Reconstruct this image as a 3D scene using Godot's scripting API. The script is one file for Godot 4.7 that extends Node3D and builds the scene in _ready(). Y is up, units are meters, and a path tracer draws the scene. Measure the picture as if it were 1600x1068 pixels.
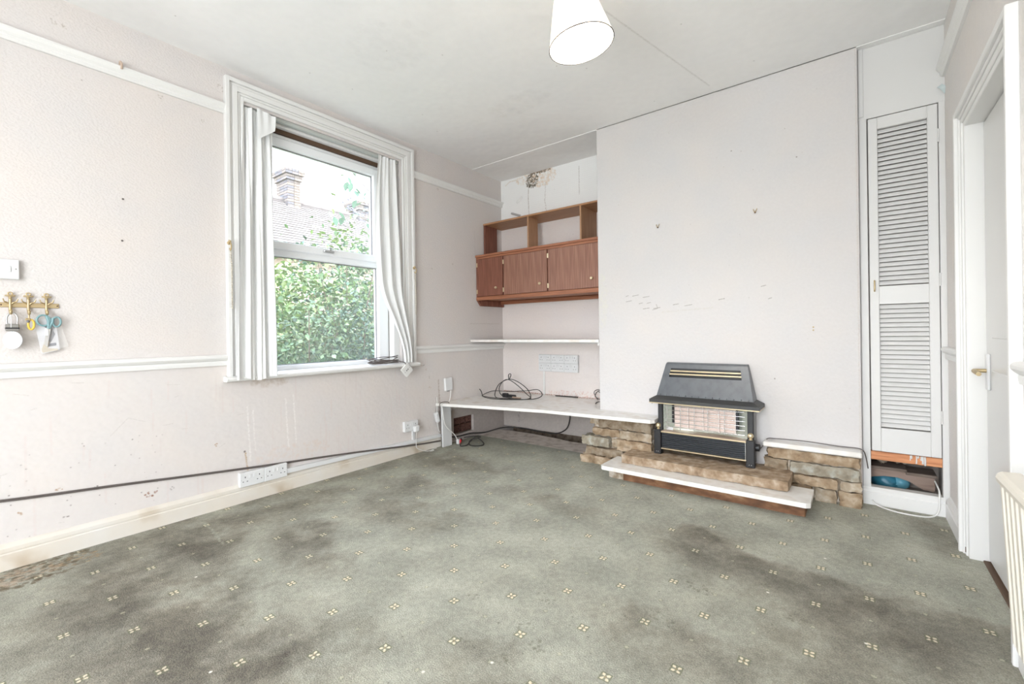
extends Node3D
# Empty old living room: window wall at x = 0, alcove back wall at z = 0, chimney breast, cupboard and door wall on the right.

# ---------------------------------------------------------------- mesh builder
class B:
	var v := PackedVector3Array()
	var n := PackedVector3Array()
	var uv := PackedVector2Array()
	var T := Transform3D()
	var uu := Vector3(1, 0, 0)
	var vv := Vector3(0, 1, 0)
	var uo := Vector2.ZERO
	func _p(p: Vector3, nn: Vector3) -> void:
		var q := T * p
		v.append(q); n.append((T.basis * nn).normalized())
		uv.append(Vector2(q.dot(uu), q.dot(vv)) + uo)
	func t(a: Vector3, b: Vector3, c: Vector3, out: Vector3) -> void:
		var nn := (b - a).cross(c - a)
		if nn.length_squared() < 1e-16: return
		nn = nn.normalized()
		if (nn.dot(out) > 0.0) == (T.basis.determinant() > 0.0):
			if nn.dot(out) < 0.0: nn = -nn
			_p(a, nn); _p(c, nn); _p(b, nn)
		else:
			if nn.dot(out) < 0.0: nn = -nn
			_p(a, nn); _p(b, nn); _p(c, nn)
	func q(a: Vector3, b: Vector3, c: Vector3, d: Vector3, out: Vector3) -> void:
		t(a, b, c, out); t(a, c, d, out)
	func ts(a: Vector3, b: Vector3, c: Vector3, na: Vector3, nb: Vector3, nc: Vector3) -> void:
		var nn := (b - a).cross(c - a)
		if (nn.dot(na + nb + nc) > 0.0) == (T.basis.determinant() > 0.0):
			_p(a, na); _p(c, nc); _p(b, nb)
		else:
			_p(a, na); _p(b, nb); _p(c, nc)
	func box(lo: Vector3, hi: Vector3, ch := 0.0) -> B:
		var c := (lo + hi) / 2.0
		if ch <= 0.0:
			for ax in 3:
				for s in [0, 1]:
					var p: Array[Vector3] = []
					for k in 4:
						var w := Vector3()
						w[ax] = hi[ax] if s else lo[ax]
						var a1 := (ax + 1) % 3
						var a2 := (ax + 2) % 3
						w[a1] = hi[a1] if k in [1, 2] else lo[a1]
						w[a2] = hi[a2] if k in [2, 3] else lo[a2]
						p.append(w)
					var o := Vector3(); o[ax] = 1.0 if s else -1.0
					q(p[0], p[1], p[2], p[3], o)
			return self
		var e := minf(ch, minf(hi.x - lo.x, minf(hi.y - lo.y, hi.z - lo.z)) * 0.45)
		var h := (hi - lo) / 2.0
		var f := func(sx, sy, sz, ax): # corner point moved in along the two other axes
			var w := Vector3(sx * h.x, sy * h.y, sz * h.z)
			var s := Vector3(sx, sy, sz)
			for k in 3:
				if k != ax: w[k] -= s[k] * e
			return c + w
		for ax in 3:
			for s in [-1, 1]:
				var p: Array[Vector3] = []
				for k in [[-1, -1], [1, -1], [1, 1], [-1, 1]]:
					var sg := [0, 0, 0]
					sg[ax] = s; sg[(ax + 1) % 3] = k[0]; sg[(ax + 2) % 3] = k[1]
					p.append(f.call(sg[0], sg[1], sg[2], ax))
				var o := Vector3(); o[ax] = s
				q(p[0], p[1], p[2], p[3], o)
			for s1 in [-1, 1]: # edges running along ax
				for s2 in [-1, 1]:
					var p: Array[Vector3] = []
					for k in [[-1, 1], [1, 1], [1, 2], [-1, 2]]:
						var sg := [0, 0, 0]
						sg[ax] = k[0]; sg[(ax + 1) % 3] = s1; sg[(ax + 2) % 3] = s2
						p.append(f.call(sg[0], sg[1], sg[2], (ax + k[1]) % 3))
					var o := Vector3(); o[(ax + 1) % 3] = s1; o[(ax + 2) % 3] = s2
					q(p[0], p[1], p[2], p[3], o)
		for sx in [-1, 1]:
			for sy in [-1, 1]:
				for sz in [-1, 1]:
					t(f.call(sx, sy, sz, 0), f.call(sx, sy, sz, 1), f.call(sx, sy, sz, 2), Vector3(sx, sy, sz))
		return self
	func tube(pts: Array, r: float, sides := 7, closed := false, r_end := -1.0) -> B:
		var m := pts.size()
		var rings := []
		var up := Vector3(0.13, 0.93, 0.31)
		for i in m:
			var a: Vector3 = pts[(i - 1 + m) % m] if (closed or i > 0) else pts[i]
			var b: Vector3 = pts[(i + 1) % m] if (closed or i < m - 1) else pts[i]
			var d := (b - a).normalized()
			var x := up.cross(d)
			if x.length() < 0.05: x = Vector3(1, 0, 0.2).cross(d)
			x = x.normalized()
			var y := d.cross(x).normalized()
			up = y
			var rr := r if r_end < 0.0 else lerpf(r, r_end, float(i) / (m - 1))
			var ring := []
			for k in sides:
				var an := TAU * k / sides
				var o := x * cos(an) + y * sin(an)
				ring.append([pts[i] + o * rr, o])
			rings.append(ring)
		for i in (m if closed else m - 1):
			var A = rings[i]; var C = rings[(i + 1) % m]
			for k in sides:
				var k2 := (k + 1) % sides
				ts(A[k][0], A[k2][0], C[k2][0], A[k][1], A[k2][1], C[k2][1])
				ts(A[k][0], C[k2][0], C[k][0], A[k][1], C[k2][1], C[k][1])
		if not closed:
			for e in [0, m - 1]:
				var d: Vector3 = (pts[0] - pts[1]) if e == 0 else (pts[m - 1] - pts[m - 2])
				for k in range(1, sides - 1):
					t(rings[e][0][0], rings[e][k][0], rings[e][k + 1][0], d)
		return self
	func lathe(prof: Array, sides := 20, at := Transform3D()) -> B: # prof: Vector2(radius, height), around local y
		var keep := T
		T = T * at
		for i in prof.size() - 1:
			var a: Vector2 = prof[i]; var b: Vector2 = prof[i + 1]
			var d := b - a
			if d.length() < 1e-7: continue
			var nn := Vector2(d.y, -d.x).normalized()
			for k in sides:
				var a0 := TAU * k / sides
				var a1 := TAU * (k + 1) / sides
				var e0 := Vector3(cos(a0), 0, sin(a0)); var e1 := Vector3(cos(a1), 0, sin(a1))
				var n0 := e0 * nn.x + Vector3(0, nn.y, 0); var n1 := e1 * nn.x + Vector3(0, nn.y, 0)
				var p00 := e0 * a.x + Vector3(0, a.y, 0); var p01 := e1 * a.x + Vector3(0, a.y, 0)
				var p10 := e0 * b.x + Vector3(0, b.y, 0); var p11 := e1 * b.x + Vector3(0, b.y, 0)
				if a.x > 1e-6: ts(p00, p01, p11, n0, n1, n1)
				if b.x > 1e-6: ts(p00, p11, p10, n0, n1, n0)
		T = keep
		return self
	func ball(c: Vector3, r: float, sides := 10, sy := 1.0) -> B:
		var prof := []
		var m: int = maxi(4, sides / 2)
		for i in m + 1:
			var a := -PI / 2 + PI * i / m
			prof.append(Vector2(maxf(cos(a), 0.0) * r, sin(a) * r * sy))
		return lathe(prof, sides, Transform3D(Basis(), c))
	func prism(poly: Array, z0: float, z1: float, at := Transform3D()) -> B: # polygon in local xy, extruded along local z
		var keep := T
		T = T * at
		var pp := PackedVector2Array(poly)
		var cw := Geometry2D.is_polygon_clockwise(pp)
		var m := pp.size()
		for i in m:
			var a := pp[i]; var b := pp[(i + 1) % m]
			var d := b - a
			var o := Vector3(-d.y, d.x, 0) if cw else Vector3(d.y, -d.x, 0)
			q(Vector3(a.x, a.y, z0), Vector3(b.x, b.y, z0), Vector3(b.x, b.y, z1), Vector3(a.x, a.y, z1), o)
		var idx := Geometry2D.triangulate_polygon(pp)
		for i in range(0, idx.size(), 3):
			for e in [[z0, -1.0], [z1, 1.0]]:
				t(Vector3(pp[idx[i]].x, pp[idx[i]].y, e[0]), Vector3(pp[idx[i + 1]].x, pp[idx[i + 1]].y, e[0]), Vector3(pp[idx[i + 2]].x, pp[idx[i + 2]].y, e[0]), Vector3(0, 0, e[1]))
		T = keep
		return self
	func sheet(nu: int, nv: int, f: Callable, flip := false) -> B: # smooth surface f(u, v) -> Vector3
		var P := []
		for j in nv + 1:
			var row := []
			for i in nu + 1: row.append(f.call(float(i) / nu, float(j) / nv))
			P.append(row)
		var N := []
		for j in nv + 1:
			var row := []
			for i in nu + 1:
				var du: Vector3 = P[j][mini(i + 1, nu)] - P[j][maxi(i - 1, 0)]
				var dv: Vector3 = P[mini(j + 1, nv)][i] - P[maxi(j - 1, 0)][i]
				var nn := du.cross(dv).normalized()
				row.append(-nn if flip else nn)
			N.append(row)
		for j in nv:
			for i in nu:
				ts(P[j][i], P[j][i + 1], P[j + 1][i + 1], N[j][i], N[j][i + 1], N[j + 1][i + 1])
				ts(P[j][i], P[j + 1][i + 1], P[j + 1][i], N[j][i], N[j + 1][i + 1], N[j + 1][i])
		return self
	func cells(cu: Array, cv: Array, holes: Array, place: Callable, w0: float, w1: float) -> B: # slab with rectangular holes; w1 is the room face
		var nu := cu.size() - 1
		var nv := cv.size() - 1
		var solid := func(i, j):
			if i < 0 or j < 0 or i >= nu or j >= nv: return false
			var c := Vector2((cu[i] + cu[i + 1]) / 2.0, (cv[j] + cv[j + 1]) / 2.0)
			for h in holes:
				if h.has_point(c): return false
			return true
		var out_w: Vector3 = place.call(0, 0, 1) - place.call(0, 0, 0)
		if w1 < w0: out_w = -out_w
		var out_u: Vector3 = place.call(1, 0, 0) - place.call(0, 0, 0)
		var out_v: Vector3 = place.call(0, 1, 0) - place.call(0, 0, 0)
		for i in nu:
			for j in nv:
				if not solid.call(i, j): continue
				var a = cu[i]; var b = cu[i + 1]; var c = cv[j]; var d = cv[j + 1]
				for s in [[w0, -1.0], [w1, 1.0]]:
					q(place.call(a, c, s[0]), place.call(b, c, s[0]), place.call(b, d, s[0]), place.call(a, d, s[0]), out_w * s[1])
				if not solid.call(i - 1, j): q(place.call(a, c, w0), place.call(a, d, w0), place.call(a, d, w1), place.call(a, c, w1), -out_u)
				if not solid.call(i + 1, j): q(place.call(b, c, w0), place.call(b, d, w0), place.call(b, d, w1), place.call(b, c, w1), out_u)
				if not solid.call(i, j - 1): q(place.call(a, c, w0), place.call(b, c, w0), place.call(b, c, w1), place.call(a, c, w1), -out_v)
				if not solid.call(i, j + 1): q(place.call(a, d, w0), place.call(b, d, w0), place.call(b, d, w1), place.call(a, d, w1), out_v)
		return self
	func mesh(m: Material) -> ArrayMesh:
		var arr := []
		arr.resize(Mesh.ARRAY_MAX)
		arr[Mesh.ARRAY_VERTEX] = v; arr[Mesh.ARRAY_NORMAL] = n; arr[Mesh.ARRAY_TEX_UV] = uv
		var am := ArrayMesh.new()
		am.add_surface_from_arrays(Mesh.PRIMITIVE_TRIANGLES, arr)
		am.surface_set_material(0, m)
		return am

# ---------------------------------------------------------------- scene helpers
var M := {}
var taken := {}
var rng := RandomNumberGenerator.new()

func numbered(called: String) -> String:
	if not taken.has(called):
		taken[called] = 0
		return called
	taken[called] += 1
	return "%s_%03d" % [called, taken[called]]

func put(b: B, called: String, m: Material, parent: Node = null) -> MeshInstance3D:
	return put_mesh(b.mesh(m), called, parent)

func put_mesh(me: Mesh, called: String, parent: Node = null) -> MeshInstance3D:
	var o := MeshInstance3D.new()
	o.mesh = me
	o.cast_shadow = GeometryInstance3D.SHADOW_CASTING_SETTING_ON
	if parent == null:
		o.name = numbered(called)
		add_child(o, true)
	else:
		o.name = called
		parent.add_child(o, true)
	return o

func tag(o: Node, label: String, category: String, group := "") -> Node:
	o.set_meta("label", label); o.set_meta("category", category)
	if group != "": o.set_meta("group", group)
	return o

func thing(called: String, label: String, category: String, at := Vector3.ZERO, group := "") -> Node3D:
	var o := Node3D.new()
	o.name = numbered(called)
	add_child(o, true)
	o.position = at
	tag(o, label, category, group)
	return o

func structure(b: B, called: String, m: Material, label: String) -> MeshInstance3D:
	var o := put(b, called, m)
	o.set_meta("kind", "structure"); o.set_meta("label", label); o.set_meta("category", called.split("_")[0])
	return o

func spline(p: Array, per := 8, closed := false) -> Array:
	var out := []
	var m := p.size()
	for i in (m if closed else m - 1):
		var a: Vector3 = p[(i - 1 + m) % m] if (closed or i > 0) else p[i]
		var b: Vector3 = p[i]
		var c: Vector3 = p[(i + 1) % m]
		var d: Vector3 = p[(i + 2) % m] if (closed or i + 2 < m) else p[(i + 1) % m]
		for k in per: out.append(b.cubic_interpolate(c, a, d, float(k) / per))
	if not closed: out.append(p[m - 1])
	return out

func lin(r: float, g: float, b: float) -> Color: # linear reflectance to the sRGB that albedo_color wants
	return Color(r, g, b).linear_to_srgb()

func mat(c: Color, rough := 0.7, metal := 0.0) -> StandardMaterial3D:
	var m := StandardMaterial3D.new()
	m.albedo_color = c; m.roughness = rough; m.metallic = metal
	m.cull_mode = BaseMaterial3D.CULL_DISABLED
	return m

func noise_img(w: int, h: int, sd: int, freq: float, oct := 4, type := FastNoiseLite.TYPE_SIMPLEX_SMOOTH) -> PackedByteArray:
	var f := FastNoiseLite.new()
	f.seed = sd; f.noise_type = type; f.frequency = freq; f.fractal_octaves = oct
	var im := f.get_image(w, h, false, false, true)
	im.convert(Image.FORMAT_L8)
	return im.get_data()

func noise_tex(sd: int, freq: float, oct: int, ramp: Array, size := 256, type := FastNoiseLite.TYPE_SIMPLEX_SMOOTH) -> ImageTexture: # ramp: [[position, Color], ...], seamless
	var f := FastNoiseLite.new()
	f.seed = sd; f.noise_type = type; f.frequency = freq; f.fractal_octaves = oct
	var im := f.get_seamless_image(size, size, false, false, 0.15, true)
	im.convert(Image.FORMAT_L8)
	var d := im.get_data()
	var g := Gradient.new()
	var offs := PackedFloat32Array(); var cols := PackedColorArray()
	for r in ramp: offs.append(r[0]); cols.append(r[1])
	g.offsets = offs; g.colors = cols
	var lut := []
	for i in 256: lut.append(g.sample(i / 255.0))
	var out := PackedByteArray(); out.resize(size * size * 3)
	for i in size * size:
		var c: Color = lut[d[i]]
		out[i * 3] = int(c.r * 255); out[i * 3 + 1] = int(c.g * 255); out[i * 3 + 2] = int(c.b * 255)
	return ImageTexture.create_from_image(Image.create_from_data(size, size, false, Image.FORMAT_RGB8, out))

func tri(m: StandardMaterial3D, tex: Texture2D, per_metre: float, world := true) -> StandardMaterial3D:
	m.albedo_texture = tex
	m.uv1_triplanar = true; m.uv1_world_triplanar = world
	m.uv1_scale = Vector3.ONE * per_metre
	return m

func stretched(m: StandardMaterial3D, tex: Texture2D, sc: Vector3, world := true) -> StandardMaterial3D:
	m.albedo_texture = tex
	m.uv1_triplanar = true; m.uv1_world_triplanar = world
	m.uv1_scale = sc
	return m

func relief(m: StandardMaterial3D, sd: int, freq: float, depth: float, size := 512, oct := 3) -> void:
	var f := FastNoiseLite.new()
	f.seed = sd; f.frequency = freq; f.fractal_octaves = oct
	var im := f.get_seamless_image(size, size, false, false, 0.15, true)
	im.convert(Image.FORMAT_L8)
	im.bump_map_to_normal_map(depth)
	m.normal_enabled = true
	m.normal_texture = ImageTexture.create_from_image(im)

# a painted surface with its own picture: plain colour, faint mottling, then marks stamped where they are in the room
class Paint:
	var im: Image
	var w: int
	var h: int
	var mx: float
	var my: float
	func _init(metres_x: float, metres_y: float, px_per_m: float) -> void:
		mx = metres_x; my = metres_y
		w = int(metres_x * px_per_m); h = int(metres_y * px_per_m)
		im = Image.create(w, h, false, Image.FORMAT_RGB8)
	func fill(c: Color, a: PackedByteArray, b: PackedByteArray, amp: float, amp2: float, warm := 0.0) -> void:
		var d := PackedByteArray(); d.resize(w * h * 3)
		for i in w * h:
			var k := (a[i] - 128) / 128.0 * amp + (b[i] - 128) / 128.0 * amp2
			var k2 := (a[i] - 128) / 128.0 * warm
			d[i * 3] = clampi(int((c.r + k) * 255.0), 0, 255)
			d[i * 3 + 1] = clampi(int((c.g + k - k2 * 0.5) * 255.0), 0, 255)
			d[i * 3 + 2] = clampi(int((c.b + k - k2) * 255.0), 0, 255)
		im = Image.create_from_data(w, h, false, Image.FORMAT_RGB8, d)
	func dab(x: float, y: float, r: float, c: Color, a := 1.0) -> void: # metres from the top left corner
		var cx := x / mx * w; var cy := y / my * h
		var rr := maxf(r / mx * w, 0.6)
		for py in range(maxi(0, int(cy - rr - 1)), mini(h, int(cy + rr + 2))):
			for px in range(maxi(0, int(cx - rr - 1)), mini(w, int(cx + rr + 2))):
				var k := clampf(rr + 0.5 - Vector2(px + 0.5 - cx, py + 0.5 - cy).length(), 0.0, 1.0) * a
				if k > 0.0: im.set_pixel(px, py, im.get_pixel(px, py).lerp(c, k))
	func line(p: Array, r: float, c: Color, a := 1.0, jit := 0.0, rg: RandomNumberGenerator = null) -> void:
		for i in p.size() - 1:
			var L: float = (p[i + 1] - p[i]).length()
			var m := maxi(1, int(L / maxf(r * 0.7, mx / w * 0.7)))
			for k in m:
				var q: Vector2 = p[i].lerp(p[i + 1], float(k) / m)
				var al := a
				if rg: al *= rg.randf_range(0.1, 1.0); q += Vector2(rg.randf_range(-jit, jit), rg.randf_range(-jit, jit))
				dab(q.x, q.y, r, c, al)
	func scatter(c0: Vector2, rad: Vector2, count: int, r0: float, r1: float, c: Color, a: float, rg: RandomNumberGenerator) -> void:
		for k in count:
			var an := rg.randf() * TAU; var rr := sqrt(rg.randf())
			dab(c0.x + cos(an) * rr * rad.x, c0.y + sin(an) * rr * rad.y, rg.randf_range(r0, r1), c, a * rg.randf_range(0.4, 1.0))
	func tex() -> ImageTexture:
		return ImageTexture.create_from_image(im)

const H := 2.59
const XR := 3.32
const ZR := 5.6

func _ready() -> void:
	rng.seed = 7
	# camera: level shift lens, turned 37.65 degrees to the left of -z, with the photograph's slight roll
	var f := 692.83
	var yaw := 0.657067
	var roll := 0.0132461
	var cam := Camera3D.new()
	cam.name = "camera"
	var fw := Vector3(-sin(yaw), 0, -cos(yaw))
	var rt := Vector3(cos(yaw), 0, -sin(yaw))
	cam.near = 0.05
	cam.far = 200.0
	cam.projection = Camera3D.PROJECTION_FRUSTUM
	cam.size = 1068.0 / f * cam.near
	cam.frustum_offset = Vector2(0, -(534.0 - 519.036) / f * cam.near)
	cam.transform = Transform3D(Basis(rt * cos(roll) - Vector3.UP * sin(roll), rt * sin(roll) + Vector3.UP * cos(roll), -fw), Vector3(2.93, 1.0, 3.64))
	add_child(cam)
	cam.current = true
	# sky: bright, thinly overcast
	var env := Environment.new()
	env.tonemap_mode = Environment.TONE_MAPPER_LINEAR
	env.tonemap_exposure = 1.17
	env.background_mode = Environment.BG_SKY
	var sky := Sky.new()
	var sm := ProceduralSkyMaterial.new()
	sm.sky_top_color = Color(0.86, 0.92, 1.0)
	sm.sky_horizon_color = Color(1.0, 1.0, 1.0)
	sm.ground_horizon_color = Color(0.62, 0.64, 0.58)
	sm.ground_bottom_color = Color(0.32, 0.34, 0.28)
	sm.sky_energy_multiplier = 2.4
	sm.sun_angle_max = 1.0
	sky.sky_material = sm
	env.sky = sky
	env.ambient_light_source = Environment.AMBIENT_SOURCE_DISABLED
	env.sdfgi_enabled = true; env.ssao_enabled = true; env.ssil_enabled = true
	var we := WorldEnvironment.new()
	we.name = "environment"
	we.environment = env
	add_child(we)
	# hazy sun, high over the house and behind the window wall: it lights the garden, not the room
	var sun := DirectionalLight3D.new()
	sun.name = "sun"
	sun.light_energy = 1.3
	sun.light_color = Color(1.0, 0.97, 0.9)
	sun.light_angular_distance = 6.0
	sun.shadow_enabled = true
	add_child(sun)
	sun.look_at_from_position(Vector3(6, 10, -1.5), Vector3.ZERO)
	# added fill light behind the camera, placed in an invented window
	var rear_fill := AreaLight3D.new()
	rear_fill.name = "added_rear_fill_light"
	rear_fill.area_size = Vector2(1.9, 2.1)
	rear_fill.light_energy = 10.6
	rear_fill.light_color = Color(0.965, 0.985, 1.0)
	rear_fill.area_range = 12.0
	rear_fill.shadow_enabled = true
	add_child(rear_fill)
	rear_fill.position = Vector3(2.3, 1.08, 5.59)

	make_materials()
	build_shell()
	build_trim()
	build_window()
	build_added_window()
	build_door()
	build_cupboard()
	build_alcove()
	build_hearth()
	build_gas_fire()
	build_left_wall_items()
	build_breast_items()
	build_radiator()
	build_pendant()
	build_outside()

# ---------------------------------------------------------------- materials
func make_materials() -> void:
	M.gloss = mat(lin(0.78, 0.77, 0.75), 0.38)
	M.gloss_door = mat(lin(0.66, 0.65, 0.63), 0.3)
	M.cupboard = mat(lin(0.70, 0.69, 0.675), 0.45)
	M.upvc = mat(lin(0.86, 0.87, 0.88), 0.3)
	M.plastic = mat(lin(0.72, 0.72, 0.72), 0.35)
	M.plastic_shelf = mat(lin(0.85, 0.83, 0.80), 0.25)
	tri(M.plastic_shelf, noise_tex(41, 0.02, 3, [[0.0, Color(0.95, 0.94, 0.93)], [0.5, Color(1, 1, 1)], [1.0, Color(0.93, 0.90, 0.87)]]), 1.2)
	M.slot = mat(lin(0.03, 0.03, 0.035), 0.6)
	M.grey_slot = mat(lin(0.22, 0.21, 0.22), 0.6)
	M.black = mat(lin(0.018, 0.018, 0.02), 0.45)
	M.rubber = mat(lin(0.035, 0.032, 0.03), 0.55)
	M.brown_cable = mat(lin(0.13, 0.11, 0.10), 0.6)
	M.white_cable = mat(lin(0.8, 0.79, 0.76), 0.5)
	M.brass = mat(lin(0.56, 0.44, 0.26), 0.42, 0.75)
	M.pale_brass = mat(lin(0.72, 0.60, 0.40), 0.35, 0.7)
	M.steel = mat(lin(0.55, 0.55, 0.55), 0.3, 0.9)
	M.chrome = mat(lin(0.82, 0.82, 0.82), 0.22, 0.9)
	M.track = mat(lin(0.48, 0.50, 0.47), 0.5)
	M.dark_wood = mat(lin(0.10, 0.055, 0.03), 0.6)
	M.red = mat(lin(0.6, 0.03, 0.04), 0.4)
	M.soil = tri(mat(lin(0.24, 0.19, 0.15), 0.95), noise_tex(27, 0.03, 5, [[0.0, Color(0.6, 0.56, 0.52)], [0.5, Color(0.9, 0.88, 0.85)], [1.0, Color(1, 1, 1)]]), 2.0)
	M.radiator = mat(lin(0.76, 0.71, 0.62), 0.35)
	M.skirt = mat(lin(0.72, 0.69, 0.645), 0.4)
	tri(M.skirt, noise_tex(12, 0.012, 4, [[0.0, Color(0.86, 0.80, 0.72)], [0.35, Color(0.98, 0.96, 0.93)], [1.0, Color(1, 1, 1)]]), 0.9)
	# wood of the wall unit: fine grain along y for doors and uprights, along x for rails
	var grain := noise_tex(5, 0.03, 5, [[0.0, Color(0.50, 0.36, 0.30)], [0.45, Color(0.60, 0.44, 0.37)], [0.62, Color(0.64, 0.48, 0.41)], [1.0, Color(0.72, 0.57, 0.50)]], 512)
	M.wood_door = stretched(mat(Color(0.90, 0.86, 0.84), 0.5), grain, Vector3(7.0, 0.16, 7.0))
	M.wood_rail = stretched(mat(Color(0.98, 0.86, 0.74), 0.5), grain, Vector3(0.16, 7.0, 7.0))
	var grain2 := noise_tex(8, 0.03, 5, [[0.0, Color(0.60, 0.44, 0.32)], [0.5, Color(0.70, 0.54, 0.41)], [1.0, Color(0.80, 0.65, 0.52)]], 512)
	M.wood_light = stretched(mat(Color(1, 1, 1), 0.5), grain2, Vector3(7.0, 0.16, 7.0))
	M.wood_board = stretched(mat(Color(0.97, 0.93, 0.88), 0.5), grain2, Vector3(0.16, 7.0, 7.0))
	M.wood_red = stretched(mat(Color(0.80, 0.68, 0.64), 0.55), grain, Vector3(6.0, 0.2, 6.0))
	var pine := noise_tex(18, 0.03, 4, [[0.0, Color(0.68, 0.42, 0.27)], [0.5, Color(0.80, 0.54, 0.37)], [1.0, Color(0.88, 0.66, 0.48)]], 256)
	M.pine = stretched(mat(Color(1, 1, 1), 0.6), pine, Vector3(0.5, 6.0, 6.0))
	var plinth := noise_tex(22, 0.02, 5, [[0.0, Color(0.34, 0.22, 0.14)], [0.45, Color(0.47, 0.32, 0.21)], [0.7, Color(0.55, 0.40, 0.28)], [0.85, Color(0.60, 0.48, 0.38)], [1.0, Color(0.70, 0.64, 0.58)]], 512)
	M.plinth = stretched(mat(Color(1, 1, 1), 0.7), plinth, Vector3(0.8, 1.6, 1.6))
	# stones: four tints of one rough sandstone picture
	var st := noise_tex(31, 0.012, 6, [[0.0, Color(0.58, 0.52, 0.45)], [0.3, Color(0.72, 0.66, 0.58)], [0.5, Color(0.80, 0.75, 0.68)], [0.68, Color(0.86, 0.83, 0.78)], [0.85, Color(0.93, 0.91, 0.88)], [1.0, Color(0.76, 0.71, 0.64)]], 512)
	var tints := [Color(0.84, 0.81, 0.77), Color(0.80, 0.74, 0.67), Color(0.78, 0.79, 0.78), Color(0.70, 0.66, 0.61)]
	for i in 4:
		var m := tri(mat(tints[i], 0.9), st, 2.0)
		relief(m, 33, 0.05, 2.2, 512, 5)
		M["stone%d" % i] = m
	M.mortar = tri(mat(Color(0.86, 0.84, 0.82), 0.95), st, 3.0)
	M.slab = tri(mat(Color(0.79, 0.73, 0.67), 0.85), st, 2.2)
	relief(M.slab, 37, 0.06, 1.6, 512, 5)
	M.concrete = tri(mat(lin(0.78, 0.71, 0.67), 0.9), noise_tex(36, 0.02, 5, [[0.0, Color(0.75, 0.72, 0.70)], [0.5, Color(0.95, 0.94, 0.92)], [1.0, Color(1, 1, 1)]]), 2.0)
	M.brick = tri(mat(lin(0.15, 0.07, 0.055), 0.9), noise_tex(44, 0.04, 4, [[0.0, Color(0.5, 0.45, 0.42)], [0.5, Color(0.9, 0.88, 0.86)], [1.0, Color(1, 1, 1)]]), 4.0)
	M.hood = tri(mat(lin(0.155, 0.165, 0.18), 0.36, 0.45), noise_tex(51, 0.02, 5, [[0.0, Color(0.86, 0.86, 0.86)], [0.5, Color(0.96, 0.96, 0.96)], [1.0, Color(1, 1, 1)]]), 3.0)
	M.skirt_metal = mat(lin(0.05, 0.05, 0.05), 0.5, 0.2)
	M.reflector = mat(lin(0.62, 0.66, 0.58), 0.25, 0.6)
	M.ceramic = mat(lin(0.80, 0.62, 0.54), 0.8)
	M.ceramic_rib = mat(lin(0.86, 0.76, 0.71), 0.75)
	M.copper = mat(lin(0.50, 0.38, 0.30), 0.4, 0.6)
	M.curtain = mat(lin(0.82, 0.82, 0.81), 0.9)
	M.curtain.backlight_enabled = true
	M.curtain.backlight = Color(0.30, 0.30, 0.30)
	M.glass = mat(Color(0.9, 0.95, 0.95, 0.07), 0.02)
	M.glass.transparency = BaseMaterial3D.TRANSPARENCY_ALPHA

# ---------------------------------------------------------------- the room
func wall_paint(metres: Vector2, px: float, c: Color, sd: int) -> Paint:
	var p := Paint.new(metres.x, metres.y, px)
	p.fill(c, noise_img(p.w, p.h, sd, 1.6 / px * 1.4, 4), noise_img(p.w, p.h, sd + 1, 0.09, 2), 0.010, 0.006, 0.012)
	return p

func bumps(m: StandardMaterial3D, w: int, h: int, sd: int, freq: float, depth: float, oct := 2) -> void:
	var f := FastNoiseLite.new()
	f.seed = sd; f.frequency = freq; f.fractal_octaves = oct
	var im := f.get_image(w, h, false, false, true)
	im.convert(Image.FORMAT_L8)
	im.bump_map_to_normal_map(depth)
	m.normal_enabled = true
	m.normal_texture = ImageTexture.create_from_image(im)

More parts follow.
